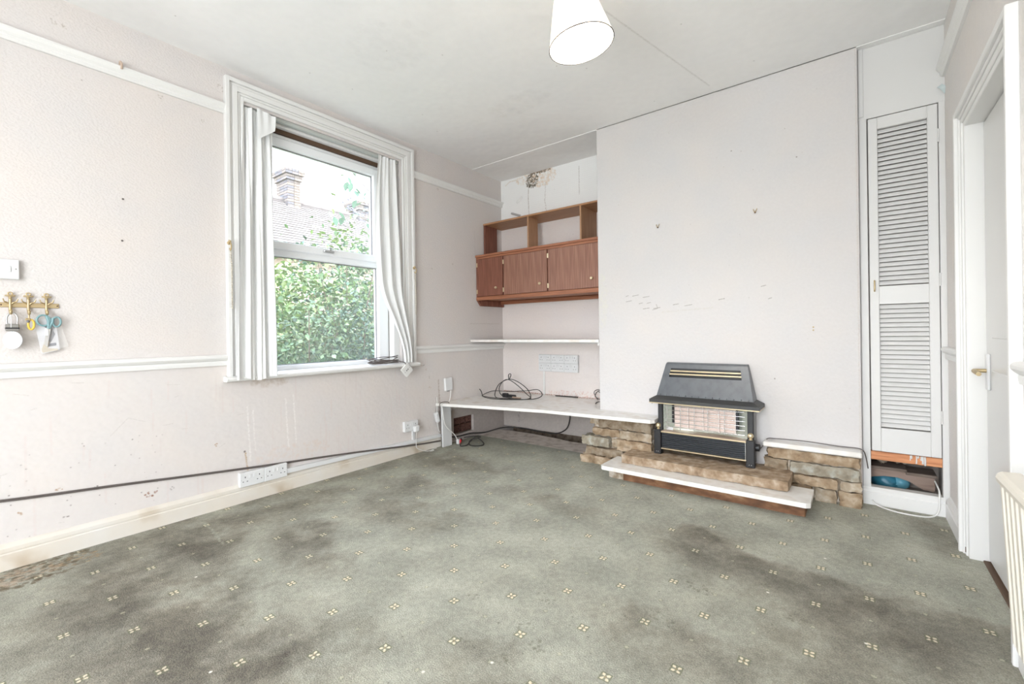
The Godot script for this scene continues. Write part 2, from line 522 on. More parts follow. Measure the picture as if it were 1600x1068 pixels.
func build_shell() -> void:
	var pink := Color(0.842, 0.816, 0.802)
	# --- floor: green carpet with woven flowers
	var b := B.new()
	b.uu = Vector3(1 / 3.5, 0, 0); b.vv = Vector3(0, 0, 1 / 4.1)
	b.box(Vector3(0, -0.04, 0.405), Vector3(3.5, 0, ZR))
	var cm := mat(Color(1, 1, 1), 0.97)
	cm.albedo_texture = carpet_picture()
	bumps(cm, 1748, 2048, 71, 0.4, 1.0)
	var fl := structure(b, "floor", cm, "worn green fitted carpet with small cream flowers")
	fl.set_meta("category", "floor")
	b = B.new()
	var edge := [Vector2(0, 0.09), Vector2(0, 0.42), Vector2(1.6, 0.42), Vector2(1.6, 0.115), Vector2(1.2, 0.11), Vector2(1.0, 0.10), Vector2(0.85, 0.105), Vector2(0.7, 0.075), Vector2(0.55, 0.06), Vector2(0.4, 0.045), Vector2(0.25, 0.05), Vector2(0.12, 0.045)]
	b.prism(edge, 0.0, 0.06, Transform3D(Basis(Vector3(1, 0, 0), Vector3(0, 0, 1), Vector3(0, -1, 0)), Vector3(0, -0.006, 0)))
	structure(b, "floor_alcove", M.concrete, "bare concrete strip of floor under the bench").set_meta("category", "floor")
	b = B.new()
	b.box(Vector3(-0.3, -0.6, -0.25), Vector3(3.5, -0.45, ZR + 0.2))
	b.box(Vector3(-0.3, -0.5, -0.2), Vector3(1.5, 0.03, -0.16))
	b.box(Vector3(-0.3, -0.5, -0.2), Vector3(-0.03, -0.02, 0.9))
	structure(b, "floor_void", M.soil, "earth below the floor along the alcove wall").set_meta("category", "floor")

	# --- window wall (x = 0): plaster skin over a core, window opening, broken plaster under the bench
	var p := wall_paint(Vector2(4.1, 2.59), 420, pink, 101)
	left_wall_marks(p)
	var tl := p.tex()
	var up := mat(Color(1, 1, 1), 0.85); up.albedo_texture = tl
	bumps(up, 1722, 1088, 111, 0.17, 0.6)
	var low := mat(Color(1, 1, 1), 0.8); low.albedo_texture = tl
	bumps(low, 861, 544, 112, 0.10, 0.3)
	var hole := Rect2(1.32, 0.755, 1.17, 1.655)
	var patch := Rect2(0.47, 0.06, 0.27, 0.155)
	var at_left := func(u: float, v: float, w: float): return Vector3(w, v, u)
	b = B.new()
	b.uu = Vector3(0, 0, 1 / 4.1); b.vv = Vector3(0, -1 / 2.59, 0); b.uo = Vector2(0, 1)
	b.cells([-0.2, 1.32, 2.49, ZR + 0.2], [0.88, 2.41, H + 0.1], [hole], at_left, -0.03, 0.0)
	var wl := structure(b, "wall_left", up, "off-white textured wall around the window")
	b = B.new()
	b.uu = Vector3(0, 0, 1 / 4.1); b.vv = Vector3(0, -1 / 2.59, 0); b.uo = Vector2(0, 1)
	b.cells([-0.2, 0.47, 0.74, 1.32, 2.49, ZR + 0.2], [-0.06, 0.06, 0.215, 0.755, 0.88], [hole, patch], at_left, -0.03, 0.0)
	put(b, "wall_below_rail", low, wl)
	b = B.new()
	b.cells([-0.2, 1.32, 2.49, ZR + 0.2], [-0.4, 0.755, 2.41, H + 0.1], [hole], at_left, -0.32, -0.06)
	put(b, "wall_core", M.mortar, wl)
	for r in 2:
		for k in 2:
			var bb := B.new()
			var z0 := 0.445 + k * 0.165 - r * 0.06
			bb.box(Vector3(-0.07, 0.063 + r * 0.078, maxf(z0, 0.44)), Vector3(-0.034, 0.135 + r * 0.078, minf(z0 + 0.155, 0.75)), 0.006)
			put(bb, "brick", M.brick, wl)

	# --- alcove back wall (z = 0)
	p = wall_paint(Vector2(1.6, 2.59), 480, Color(0.895, 0.862, 0.845), 121)
	alcove_marks(p)
	var am := mat(Color(1, 1, 1), 0.85); am.albedo_texture = p.tex()
	bumps(am, 768, 1243, 123, 0.1, 0.8)
	b = B.new()
	b.uu = Vector3(1 / 1.6, 0, 0); b.vv = Vector3(0, -1 / 2.59, 0); b.uo = Vector2(0, 1)
	b.box(Vector3(-0.06, 0.026, -0.2), Vector3(1.55, H + 0.1, 0))
	structure(b, "wall_back", am, "alcove wall with mould and peeling paper at the top")
	b = B.new()
	b.box(Vector3(-0.3, -0.4, -0.4), Vector3(3.6, H + 0.1, -0.2))
	structure(b, "wall_back_core", M.mortar, "masonry behind the alcove and the cupboard")

	# --- chimney breast
	p = wall_paint(Vector2(1.625, 2.59), 560, Color(0.824, 0.808, 0.801), 131)
	breast_marks(p)
	var bm := mat(Color(1, 1, 1), 0.8); bm.albedo_texture = p.tex()
	bumps(bm, 910, 1450, 133, 0.05, 0.7, 3)
	b = B.new()
	b.uu = Vector3(1 / 1.625, 0, 0); b.vv = Vector3(0, -1 / 2.59, 0); b.uo = Vector2(-1.335 / 1.625, 1)
	b.box(Vector3(1.335, -0.2, -0.2), Vector3(2.96, H + 0.1, 0.45), 0.004)
	structure(b, "wall_chimney_breast", bm, "plain off-white chimney breast behind the gas fire")

	# --- right wall with the door opening
	p = wall_paint(Vector2(4.1, 2.59), 300, Color(0.875, 0.855, 0.84), 141)
	var rm := mat(Color(1, 1, 1), 0.85); rm.albedo_texture = p.tex()
	bumps(rm, 1640, 1036, 143, 0.17, 0.7)
	b = B.new()
	b.uu = Vector3(0, 0, 1 / 4.1); b.vv = Vector3(0, -1 / 2.59, 0); b.uo = Vector2(0, 1)
	b.cells([-0.2, 0.905, 1.645, ZR + 0.2], [-0.2, 1.865, H + 0.1], [Rect2(0.905, -0.2, 0.74, 2.065)], func(u: float, v: float, w: float): return Vector3(w, v, u), 3.5, XR)
	structure(b, "wall_right", rm, "narrow textured wall holding the door")
	b = B.new()
	b.box(Vector3(3.44, -0.2, 0.7), Vector3(3.6, 2.2, 1.9))
	structure(b, "wall_right_core", M.mortar, "masonry behind the door")

	# --- rear wall behind the camera with an opening for the added window
	p = wall_paint(Vector2(3.6, 2.59), 120, pink, 151)
	var rr := mat(Color(1, 1, 1), 0.85); rr.albedo_texture = p.tex()
	b = B.new()
	b.uu = Vector3(1 / 3.6, 0, 0); b.vv = Vector3(0, -1 / 2.59, 0); b.uo = Vector2(0, 1)
	b.cells([-0.3, 1.35, 3.25, 3.6], [-0.2, 0.03, 2.13, H + 0.1], [Rect2(1.35, 0.03, 1.9, 2.1)], func(u: float, v: float, w: float): return Vector3(u, v, w), ZR + 0.25, ZR)
	structure(b, "wall_rear", rr, "wall behind the camera with an opening for an added window")

	# --- ceiling, papered in two fields that meet at the chimney breast line
	p = Paint.new(3.5, 4.2, 240)
	p.fill(Color(0.95, 0.944, 0.938), noise_img(p.w, p.h, 161, 0.004, 4), noise_img(p.w, p.h, 162, 0.06, 3), 0.012, 0.007, 0.006)
	ceiling_marks(p)
	var ce := mat(Color(1, 1, 1), 0.9); ce.albedo_texture = p.tex()
	bumps(ce, 840, 1008, 163, 0.012, 1.2, 3)
	b = B.new()
	b.uu = Vector3(1 / 3.5, 0, 0); b.vv = Vector3(0, 0, 1 / 4.2)
	b.box(Vector3(-0.3, H, 0.45), Vector3(3.6, H + 0.15, ZR + 0.2))
	var cl := structure(b, "ceiling", ce, "stained off-white papered ceiling")
	b = B.new()
	b.uu = Vector3(1 / 3.5, 0, 0); b.vv = Vector3(0, 0, 1 / 4.2)
	b.box(Vector3(-0.3, H - 0.004, -0.3), Vector3(3.6, H + 0.15, 0.45))
	put(b, "alcove_ceiling", ce, cl)

func carpet_picture() -> ImageTexture:
	var mx := 3.5; var mz := 4.1
	var w := 1748; var h := 2048
	# dirt at one centimetre: tide line before the hearth, dark blots, trodden areas
	var lw := 350; var lh := 410
	var dirt := PackedFloat32Array(); dirt.resize(lw * lh)
	var wob := noise_img(lw, lh, 61, 0.02, 3)
	var wob2 := noise_img(lw, lh, 62, 0.05, 4)
	var tide := [[2.1, 1.65], [2.07, 1.47], [2.19, 1.26], [2.35, 1.27], [2.48, 1.38], [2.62, 1.45], [2.76, 1.46], [2.91, 1.48], [3.04, 1.55], [3.18, 1.51], [3.45, 1.40]]
	# x, z, radius x, radius z, strength
	var blobs := [[2.30, 1.44, 0.30, 0.20, 0.46], [2.5, 1.58, 0.25, 0.15, 0.34], [1.62, 1.46, 0.30, 0.12, 0.26], [0.7, 1.25, 0.35, 0.25, 0.30], [0.6, 1.75, 0.28, 0.22, 0.42], [0.75, 2.1, 0.25, 0.22, 0.40],
		[0.70, 2.5, 0.24, 0.16, 0.5], [0.95, 2.62, 0.3, 0.14, 0.5], [0.30, 2.35, 0.22, 0.35, 0.40], [0.22, 2.9, 0.18, 0.4, 0.34], [0.5, 2.85, 0.25, 0.16, 0.26], [1.05, 2.05, 0.3, 0.2, 0.34], [1.25, 1.45, 0.3, 0.16, 0.22],
		[0.35, 1.2, 0.3, 0.3, 0.40], [3.24, 0.75, 0.12, 0.3, 0.30], [1.5, 2.93, 0.4, 0.2, 0.30], [2.05, 2.66, 0.35, 0.15, 0.3], [2.42, 2.24, 0.28, 0.16, 0.36], [2.78, 1.75, 0.45, 0.3, 0.26], [3.1, 1.75, 0.4, 0.35, 0.28],
		[1.3, 3.1, 0.5, 0.2, 0.3], [2.75, 2.1, 0.3, 0.25, 0.3], [1.6, 3.3, 0.6, 0.3, 0.2], [0.06, 2.0, 0.10, 1.4, 0.30], [0.75, 3.15, 0.5, 0.35, 0.42], [1.1, 3.4, 0.7, 0.4, 0.36], [0.4, 3.0, 0.4, 0.5, 0.3], [1.5, 3.2, 0.5, 0.3, 0.25]]
	for j in lh:
		for i in lw:
			var x := (i + 0.5) / lw * mx; var z := (j + 0.5) / lh * mz
			var n1 := (wob[j * lw + i] - 128) / 128.0
			var n2 := (wob2[j * lw + i] - 128) / 128.0
			var xx := x + n1 * 0.09; var zz := z + n2 * 0.06
			var d := 0.06 * n1 + 0.05 * n2
			for q in blobs:
				var e := Vector2((xx - q[0]) / q[2], (zz - q[1]) / q[3]).length()
				if e < 1.3: d += q[4] * (1.0 - smoothstep(0.35, 1.25, e)) * (0.75 + 0.45 * n2)
			if xx > 2.05 and zz > 1.1: # the dark wave: sharp on its far side
				var zt := 9.0
				for k in range(2, tide.size() - 1):
					if xx >= tide[k][0] and xx <= tide[k + 1][0]: zt = lerpf(tide[k][1], tide[k + 1][1], (xx - tide[k][0]) / (tide[k + 1][0] - tide[k][0]))
				var dz := z + n2 * 0.02 - zt
				if dz > -0.03: d += 0.36 * smoothstep(2.05, 2.4, xx) * smoothstep(-0.03, 0.03, dz) * exp(-maxf(dz, 0.0) / 0.20)
			dirt[j * lw + i] = clampf(d, -0.15, 0.8)
	var fine := noise_img(w, h, 63, 0.35, 2)
	var mid := noise_img(w, h, 64, 0.06, 3)
	var big := noise_img(w, h, 65, 0.006, 3)
	var out := PackedByteArray(); out.resize(w * h * 3)
	for j in h:
		var lj := mini(lh - 1, j * lh / h) * lw
		for i in w:
			var k := j * w + i
			var d: float = dirt[lj + mini(lw - 1, (i * lw + (fine[k] - 128)) / w)]
			var g := (fine[k] - 128) * 0.0014 + (mid[k] - 128) * 0.0006 + (big[k] - 128) * 0.0008
			var br := (1.0 - d * 0.46) + g * 1.0
			k *= 3
			out[k] = clampi(int((0.628 + d * 0.035) * br * 255.0), 0, 255)
			out[k + 1] = clampi(int(0.626 * br * 255.0), 0, 255)
			out[k + 2] = clampi(int((0.574 - d * 0.02) * br * 255.0), 0, 255)
	var im := Image.create_from_data(w, h, false, Image.FORMAT_RGB8, out)
	var ppm := w / mx
	# woven flowers on a diagonal lattice, small dots between them
	var P := 0.1535
	for a in range(-16, 16):
		for c in range(-18, 12):
			var cx := 1.889 + a * P; var cz := 2.622 + c * P
			if cx < 0.03 or cx > 3.45 or cz < 0.43 or cz > 4.05: continue
			var px := int(cx * ppm); var pz := int(cz * ppm)
			var R := 8 if (a + c) % 2 == 0 else 4
			for dj in range(-R, R + 1):
				for di in range(-R, R + 1):
					var q := Vector2i(px + di, pz + dj)
					if q.x < 0 or q.y < 0 or q.x >= w or q.y >= h: continue
					var base := im.get_pixelv(q)
					var sh := base.g / 0.626
					var nz := (fine[q.y * w + q.x] - 128) / 400.0
					if R == 8:
						var ax := absi(di); var az := absi(dj)
						var petal := Vector2(ax - 3.9, az - 3.9)
						var along := (petal.x + petal.y) * 0.7071; var across := (petal.x - petal.y) * 0.7071
						if along * along / 11.0 + across * across / 5.5 < 1.0 + nz: im.set_pixelv(q, Color(0.90, 0.85, 0.75) * (0.6 + 0.4 * minf(sh, 1.0)))
						elif maxi(ax, az) <= 1: im.set_pixelv(q, Color(0.62, 0.56, 0.44) * sh)
						else: im.set_pixelv(q, base.lerp(Color(0.42, 0.43, 0.34), 0.62 if maxi(ax, az) >= R - 1 else 0.42))
					elif Vector2(di, dj).length() < 3.0 + nz * 2.0: im.set_pixelv(q, base.lerp(Color(0.78, 0.76, 0.66), 0.5))
					elif Vector2(di, dj).length() < 4.2: im.set_pixelv(q, base.lerp(Color(0.44, 0.45, 0.36), 0.3))
	# loose dirt, wear and litter
	var pa := Paint.new(mx, mz, ppm)
	pa.im = im; pa.w = w; pa.h = h
	var rg := RandomNumberGenerator.new(); rg.seed = 5
	for s in [[2.43, 1.84], [2.47, 1.86], [2.37, 2.1], [2.41, 2.13], [2.03, 2.42], [2.05, 2.6], [1.79, 2.41], [2.59, 1.57], [2.65, 1.69], [2.75, 1.84], [2.13, 2.48], [2.0, 2.25], [1.9, 2.6], [1.5, 2.85], [1.2, 3.0]]:
		pa.scatter(Vector2(s[0], s[1]), Vector2(0.045, 0.03), 12, 0.0015, 0.006, Color(0.34, 0.34, 0.28), 0.38, rg)
	for k in 420:
		var q := Vector2(rg.randf_range(0.2, 3.3), rg.randf_range(0.7, 3.6))
		pa.dab(q.x, q.y, rg.randf_range(0.0015, 0.004), Color(0.30, 0.30, 0.25), rg.randf_range(0.15, 0.5))
	for k in 60:
		pa.dab(rg.randf_range(0.1, 3.3), rg.randf_range(0.8, 3.6), rg.randf_range(0.0012, 0.0025), Color(0.88, 0.86, 0.8), rg.randf_range(0.5, 0.9))
	for s in [[0.75, 2.99], [1.4, 3.15], [2.66, 1.72], [2.82, 1.29], [2.05, 2.62], [1.91, 2.77], [2.95, 1.85]]:
		pa.dab(s[0], s[1], 0.005, Color(0.92, 0.9, 0.86), 0.9)
	pa.line([Vector2(0.14, 2.77), Vector2(0.3, 2.78), Vector2(0.52, 2.81)], 0.006, Color(0.72, 0.73, 0.66), 0.28, 0.006, rg)
	# bare brown patch by the window wall
	pa.scatter(Vector2(0.10, 3.42), Vector2(0.16, 0.22), 420, 0.004, 0.014, Color(0.36, 0.31, 0.24), 0.5, rg)
	pa.scatter(Vector2(0.13, 3.44), Vector2(0.09, 0.13), 160, 0.004, 0.012, Color(0.72, 0.64, 0.56), 0.55, rg)
	pa.scatter(Vector2(0.14, 3.27), Vector2(0.06, 0.10), 60, 0.004, 0.010, Color(0.62, 0.52, 0.40), 0.5, rg)
	return ImageTexture.create_from_image(pa.im)

func left_wall_marks(p: Paint) -> void: # x = z in metres, y = metres below the ceiling
	var rg := RandomNumberGenerator.new(); rg.seed = 21
	var dark := Color(0.42, 0.38, 0.36); var rust := Color(0.62, 0.48, 0.36); var grey := Color(0.70, 0.67, 0.64)
	# bare grey plaster low in the alcove
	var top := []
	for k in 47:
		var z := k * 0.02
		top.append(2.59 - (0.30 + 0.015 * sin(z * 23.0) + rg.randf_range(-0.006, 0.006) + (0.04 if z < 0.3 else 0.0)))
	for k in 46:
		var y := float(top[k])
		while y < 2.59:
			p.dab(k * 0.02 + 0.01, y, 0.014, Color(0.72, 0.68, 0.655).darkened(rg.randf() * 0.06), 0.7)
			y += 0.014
	p.scatter(Vector2(0.8, 2.33), Vector2(0.1, 0.05), 60, 0.003, 0.009, Color(0.72, 0.62, 0.56), 0.4, rg)
	# stain runs under the sill, and the sill's painted shadow
	for q in [[2.49, 2.02, 2.36], [2.46, 2.05, 2.3], [2.26, 2.0, 2.33], [2.21, 1.98, 2.3]]:
		p.line([Vector2(q[0], q[1]), Vector2(q[0] - 0.015, q[2])], 0.005, Color(0.94, 0.92, 0.91), 0.35, 0.003, rg)
	p.line([Vector2(2.505, 2.29), Vector2(2.49, 2.42)], 0.004, Color(0.72, 0.62, 0.50), 0.6, 0.003, rg)
	p.dab(2.508, 2.29, 0.006, dark, 0.7)
	p.scatter(Vector2(2.35, 1.88), Vector2(0.12, 0.03), 120, 0.004, 0.012, Color(0.74, 0.68, 0.63), 0.22, rg)  # soft shadow of the sill, put into the colour as brown dabs
	p.scatter(Vector2(2.2, 2.36), Vector2(0.25, 0.06), 160, 0.004, 0.012, Color(0.84, 0.78, 0.74), 0.3, rg)
	for k in 70: # faint drips and scuffs over the lower wall
		var z := rg.randf_range(0.95, 3.9); var y := rg.randf_range(1.8, 2.4)
		p.line([Vector2(z, y), Vector2(z + rg.randf_range(-0.003, 0.003), y + rg.randf_range(0.05, 0.25))], 0.004, Color(0.84, 0.80, 0.78), 0.10, 0.002, rg)
	for k in 12:
		var z := rg.randf_range(2.5, 3.6); var y := rg.randf_range(1.75, 2.45)
		p.line([Vector2(z, y), Vector2(z - rg.randf_range(0.01, 0.06), y + rg.randf_range(-0.02, 0.02))], 0.0014, grey, 0.35, 0.001, rg)
	p.line([Vector2(2.98, 2.03), Vector2(3.05, 2.0), Vector2(3.12, 2.08)], 0.0015, Color(0.7, 0.67, 0.65), 0.3, 0.001, rg)
	for s in [[2.66, 2.22], [3.17, 2.32], [2.87, 2.41], [3.2, 2.52], [3.42, 2.5], [3.3, 2.29], [3.42, 2.36], [3.28, 2.42], [1.12, 1.86], [1.09, 1.86], [1.02, 2.06], [1.03, 1.97], [1.06, 1.9]]:
		p.scatter(Vector2(s[0], s[1]), Vector2(0.012, 0.01), 5, 0.0015, 0.004, dark if rg.randf() < 0.6 else rust, 0.7, rg)
	p.scatter(Vector2(2.96, 2.41), Vector2(0.03, 0.015), 16, 0.002, 0.005, Color(0.5, 0.33, 0.26), 0.7, rg)
	for k in 60: # speckle by the floor at the near end
		p.dab(rg.randf_range(2.9, 3.7), 2.59 - rg.randf_range(0.1, 0.5), rg.randf_range(0.001, 0.003), dark, rg.randf_range(0.2, 0.7))
	# upper wall: a few nicks
	for s in [[2.62, 0.12], [2.60, 0.14], [3.30, 0.12], [3.26, 0.12], [2.7, 0.36], [2.9, 0.3], [1.18, 0.15], [0.9, 0.3], [0.72, 0.95], [0.98, 1.02]]:
		p.scatter(Vector2(s[0], s[1]), Vector2(0.012, 0.012), 6, 0.0015, 0.004, Color(0.6, 0.55, 0.5), 0.6, rg)
	for k in 30:
		p.dab(rg.randf_range(0.05, 3.8), rg.randf_range(0.03, 1.6), rg.randf_range(0.001, 0.003), Color(0.55, 0.5, 0.47), rg.randf_range(0.2, 0.6))
	p.line([Vector2(0.42, 0.6), Vector2(0.41, 1.2)], 0.004, Color(0.78, 0.74, 0.71), 0.25, 0.003, rg)
	p.line([Vector2(0.5, 1.5), Vector2(0.05, 1.5)], 0.003, Color(0.70, 0.66, 0.63), 0.3, 0.004, rg)
	p.line([Vector2(0.92, 2.0), Vector2(0.91, 2.3)], 0.006, Color(0.66, 0.60, 0.55), 0.5, 0.006, rg)

func alcove_marks(p: Paint) -> void: # x along the wall, y below the ceiling
	var rg := RandomNumberGenerator.new(); rg.seed = 33
	# stripped white band above the wall unit
	var d := Color(0.955, 0.955, 0.95)
	var x := 0.0
	while x < 1.6:
		var y := 0.0
		while y < 0.52:
			p.dab(x, y, 0.02, d, 0.55)
			y += 0.02
		x += 0.02
	# mould and rust-coloured damp at the top
	p.scatter(Vector2(0.52, 0.07), Vector2(0.16, 0.09), 260, 0.004, 0.014, Color(0.86, 0.72, 0.58), 0.22, rg)
	p.scatter(Vector2(0.30, 0.05), Vector2(0.10, 0.05), 120, 0.004, 0.010, Color(0.90, 0.80, 0.70), 0.22, rg)
	p.scatter(Vector2(0.40, 0.08), Vector2(0.075, 0.075), 210, 0.0025, 0.008, Color(0.30, 0.26, 0.20), 0.62, rg)
	p.scatter(Vector2(0.49, 0.012), Vector2(0.13, 0.014), 120, 0.002, 0.007, Color(0.38, 0.31, 0.23), 0.6, rg)
	p.line([Vector2(0.33, 0.02), Vector2(0.36, 0.09), Vector2(0.35, 0.24), Vector2(0.36, 0.45)], 0.003, Color(0.66, 0.62, 0.58), 0.6, 0.003, rg)
	p.line([Vector2(0.56, 0.13), Vector2(0.55, 0.3), Vector2(0.57, 0.46)], 0.005, Color(0.80, 0.78, 0.76), 0.45, 0.005, rg)
	p.line([Vector2(0.93, 0.06), Vector2(0.93, 0.32)], 0.0035, Color(0.74, 0.72, 0.70), 0.5, 0.002, rg)
	p.line([Vector2(0.06, 0.06), Vector2(0.12, 0.03), Vector2(0.2, 0.03), Vector2(0.24, 0.07)], 0.004, Color(0.85, 0.78, 0.70), 0.5, 0.003, rg)
	for k in 40:
		p.dab(rg.randf_range(0.02, 1.3), rg.randf_range(0.02, 2.1), rg.randf_range(0.001, 0.004), Color(0.62, 0.57, 0.53), rg.randf_range(0.2, 0.6))
	# red-brown line of old sealant along the bench
	p.line([Vector2(0.0, 2.2), Vector2(1.4, 2.2)], 0.004, Color(0.60, 0.44, 0.38), 0.6, 0.004, rg)
	p.scatter(Vector2(0.9, 2.17), Vector2(0.35, 0.025), 160, 0.003, 0.008, Color(0.82, 0.62, 0.56), 0.25, rg)
	# bare plaster below the bench
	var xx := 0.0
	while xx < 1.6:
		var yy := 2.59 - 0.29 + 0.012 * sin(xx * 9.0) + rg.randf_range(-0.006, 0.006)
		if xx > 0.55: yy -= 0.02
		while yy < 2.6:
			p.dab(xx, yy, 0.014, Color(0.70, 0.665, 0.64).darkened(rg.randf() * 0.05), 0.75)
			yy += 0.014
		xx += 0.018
	p.line([Vector2(0.2, 2.3), Vector2(0.2, 2.5)], 0.01, Color(0.52, 0.50, 0.48), 0.3, 0.01, rg)

func breast_marks(p: Paint) -> void: # x from the left edge of the breast, y below the ceiling
	var rg := RandomNumberGenerator.new(); rg.seed = 43
	var sc := Color(0.55, 0.53, 0.50)
	for q in [[0.23, 1.33, 0.02], [0.28, 1.33, 0.05], [0.23, 1.37, 0.045], [0.36, 1.345, 0.05], [0.33, 1.39, 0.03], [0.39, 1.39, 0.03], [0.36, 1.43, 0.05], [0.44, 1.43, 0.05], [0.58, 1.41, 0.04], [0.66, 1.42, 0.05], [0.88, 1.39, 0.04], [1.13, 1.32, 0.03], [1.17, 1.40, 0.02]]:
		p.line([Vector2(q[0], q[1]), Vector2(q[0] + q[2], q[1] - 0.006)], 0.0018, sc, 0.8, 0.0012, rg)
	p.line([Vector2(0.46, 1.40), Vector2(0.47, 1.43), Vector2(0.43, 1.44)], 0.0015, sc, 0.5)
	p.line([Vector2(0.5, 1.46), Vector2(0.85, 1.44)], 0.004, Color(0.80, 0.78, 0.75), 0.4, 0.003, rg)
	p.scatter(Vector2(0.75, 1.62), Vector2(0.12, 0.08), 160, 0.004, 0.014, Color(0.85, 0.83, 0.80), 0.16, rg)
	p.scatter(Vector2(0.6, 1.85), Vector2(0.06, 0.12), 120, 0.004, 0.014, Color(0.85, 0.83, 0.80), 0.16, rg)
	p.scatter(Vector2(0.03, 1.35), Vector2(0.05, 0.22), 240, 0.004, 0.014, Color(0.86, 0.85, 0.79), 0.14, rg)
	for k in 40:
		p.dab(rg.randf_range(0.02, 1.6), rg.randf_range(0.1, 2.2), rg.randf_range(0.001, 0.003), Color(0.62, 0.58, 0.54), rg.randf_range(0.2, 0.6))
	# dirty dots, dull patch and tide at the cupboard edge
	p.line([Vector2(1.616, 0.0), Vector2(1.616, 2.3)], 0.003, Color(0.78, 0.73, 0.69), 0.25, 0.002, rg)
	for s in [[0.42, 2.12], [1.2, 1.9], [0.97, 0.42], [1.33, 0.55]]:
		p.dab(s[0], s[1], 0.004, Color(0.5, 0.47, 0.44), 0.7)

func ceiling_marks(p: Paint) -> void:
	var rg := RandomNumberGenerator.new(); rg.seed = 53
	p.scatter(Vector2(1.1, 1.15), Vector2(0.25, 0.12), 200, 0.006, 0.03, Color(0.88, 0.865, 0.85), 0.05, rg)
	p.scatter(Vector2(0.9, 2.1), Vector2(0.25, 0.2), 200, 0.006, 0.03, Color(0.90, 0.895, 0.885), 0.06, rg)
	for k in 20:
		p.dab(rg.randf_range(0.1, 3.2), rg.randf_range(0.1, 3.0), 0.003, Color(0.5, 0.48, 0.46), 0.5)
	p.line([Vector2(2.2, 0.55), Vector2(1.9, 1.9)], 0.004, Color(0.80, 0.79, 0.775), 0.35, 0.002, rg)

# ---------------------------------------------------------------- mouldings
func run(b: B, prof: Array, at: Vector3, out: Vector3, along: Vector3) -> void: # prof: Vector2(out, up)
	var L := along.length()
	b.prism(prof, 0.0, L, Transform3D(Basis(out, Vector3.UP, along / L), at))

func build_trim() -> void:
	var pic := [Vector2(0, 0), Vector2(0.012, 0), Vector2(0.02, 0.010), Vector2(0.018, 0.022), Vector2(0.026, 0.030), Vector2(0.034, 0.044), Vector2(0.034, 0.052), Vector2(0, 0.052)]
	var dado := [Vector2(0, 0), Vector2(0.012, 0.0), Vector2(0.014, 0.018), Vector2(0.012, 0.026), Vector2(0.022, 0.034), Vector2(0.030, 0.044), Vector2(0.030, 0.054), Vector2(0.022, 0.062), Vector2(0, 0.064)]
	var skirt := [Vector2(0, -0.02), Vector2(0.02, -0.02), Vector2(0.02, 0.068), Vector2(0.015, 0.073), Vector2(0.017, 0.079), Vector2(0.016, 0.094), Vector2(0.006, 0.108), Vector2(0, 0.112)]
	var X := Vector3(1, 0, 0)
	var sets := [["trim_1", pic, 2.31, 2.595, ZR, "white picture rail along the window wall beside the window, nearer end"], ["trim_2", pic, 2.31, 0.0, 1.195, "short white picture rail between the window and the alcove"],
		["trim_3", dado, 0.829, 2.60, ZR, "white dado rail left of the window below the key hooks"], ["trim_4", dado, 0.832, 0.0, 1.195, "short white dado rail between the window and the shelf"]]
	for s in sets:
		var b := B.new()
		run(b, s[1], Vector3(0, s[2], s[3]), X, Vector3(0, 0, s[4] - s[3]))
		structure(b, s[0], M.gloss, s[5])
	var b := B.new()
	run(b, skirt, Vector3(0, 0, 0.915), X, Vector3(0, 0, ZR - 0.915))
	structure(b, "baseboard_left", M.skirt, "yellowed white skirting board under the window wall").set_meta("category", "baseboard")
	# right wall
	b = B.new(); run(b, pic, Vector3(XR, 2.31, 0.41), -X, Vector3(0, 0, ZR - 0.41))
	structure(b, "trim_5", M.gloss, "white picture rail above the door")
	b = B.new(); run(b, dado, Vector3(XR, 0.832, 0.41), -X, Vector3(0, 0, 0.845 - 0.41))
	structure(b, "trim_6", M.gloss, "stub of white dado rail between cupboard and door")
	b = B.new(); run(b, dado, Vector3(XR, 0.832, 1.72), -X, Vector3(0, 0, ZR - 1.72))
	structure(b, "trim_7", M.gloss, "white dado rail on the near side of the door")
	b = B.new(); run(b, skirt, Vector3(XR, 0, 0.42), -X, Vector3(0, 0, 0.845 - 0.42))
	structure(b, "baseboard_right", M.gloss, "short white skirting board between cupboard and door").set_meta("category", "baseboard")
	b = B.new(); run(b, skirt, Vector3(XR, 0, 1.72), -X, Vector3(0, 0, ZR - 1.72))
	structure(b, "baseboard_right_near", M.gloss, "white skirting board behind the radiator").set_meta("category", "baseboard")

func frame_strip(b: B, face: float, dir: float, z0: float, z1: float, y0: float, y1: float, d0: float, d1: float, th: float) -> void: # left, right and head of an architrave on a wall of constant x
	var xa := minf(face, face + dir * th); var xb := maxf(face, face + dir * th)
	b.box(Vector3(xa, y0, z0 + d0), Vector3(xb, y1 - d0, z0 + d1), 0.003)
	b.box(Vector3(xa, y0, z1 - d1), Vector3(xb, y1 - d0, z1 - d0), 0.003)
	b.box(Vector3(xa, y1 - d1, z0 + d1 - 0.002), Vector3(xb, y1 - d0, z1 - d1 + 0.002), 0.003)

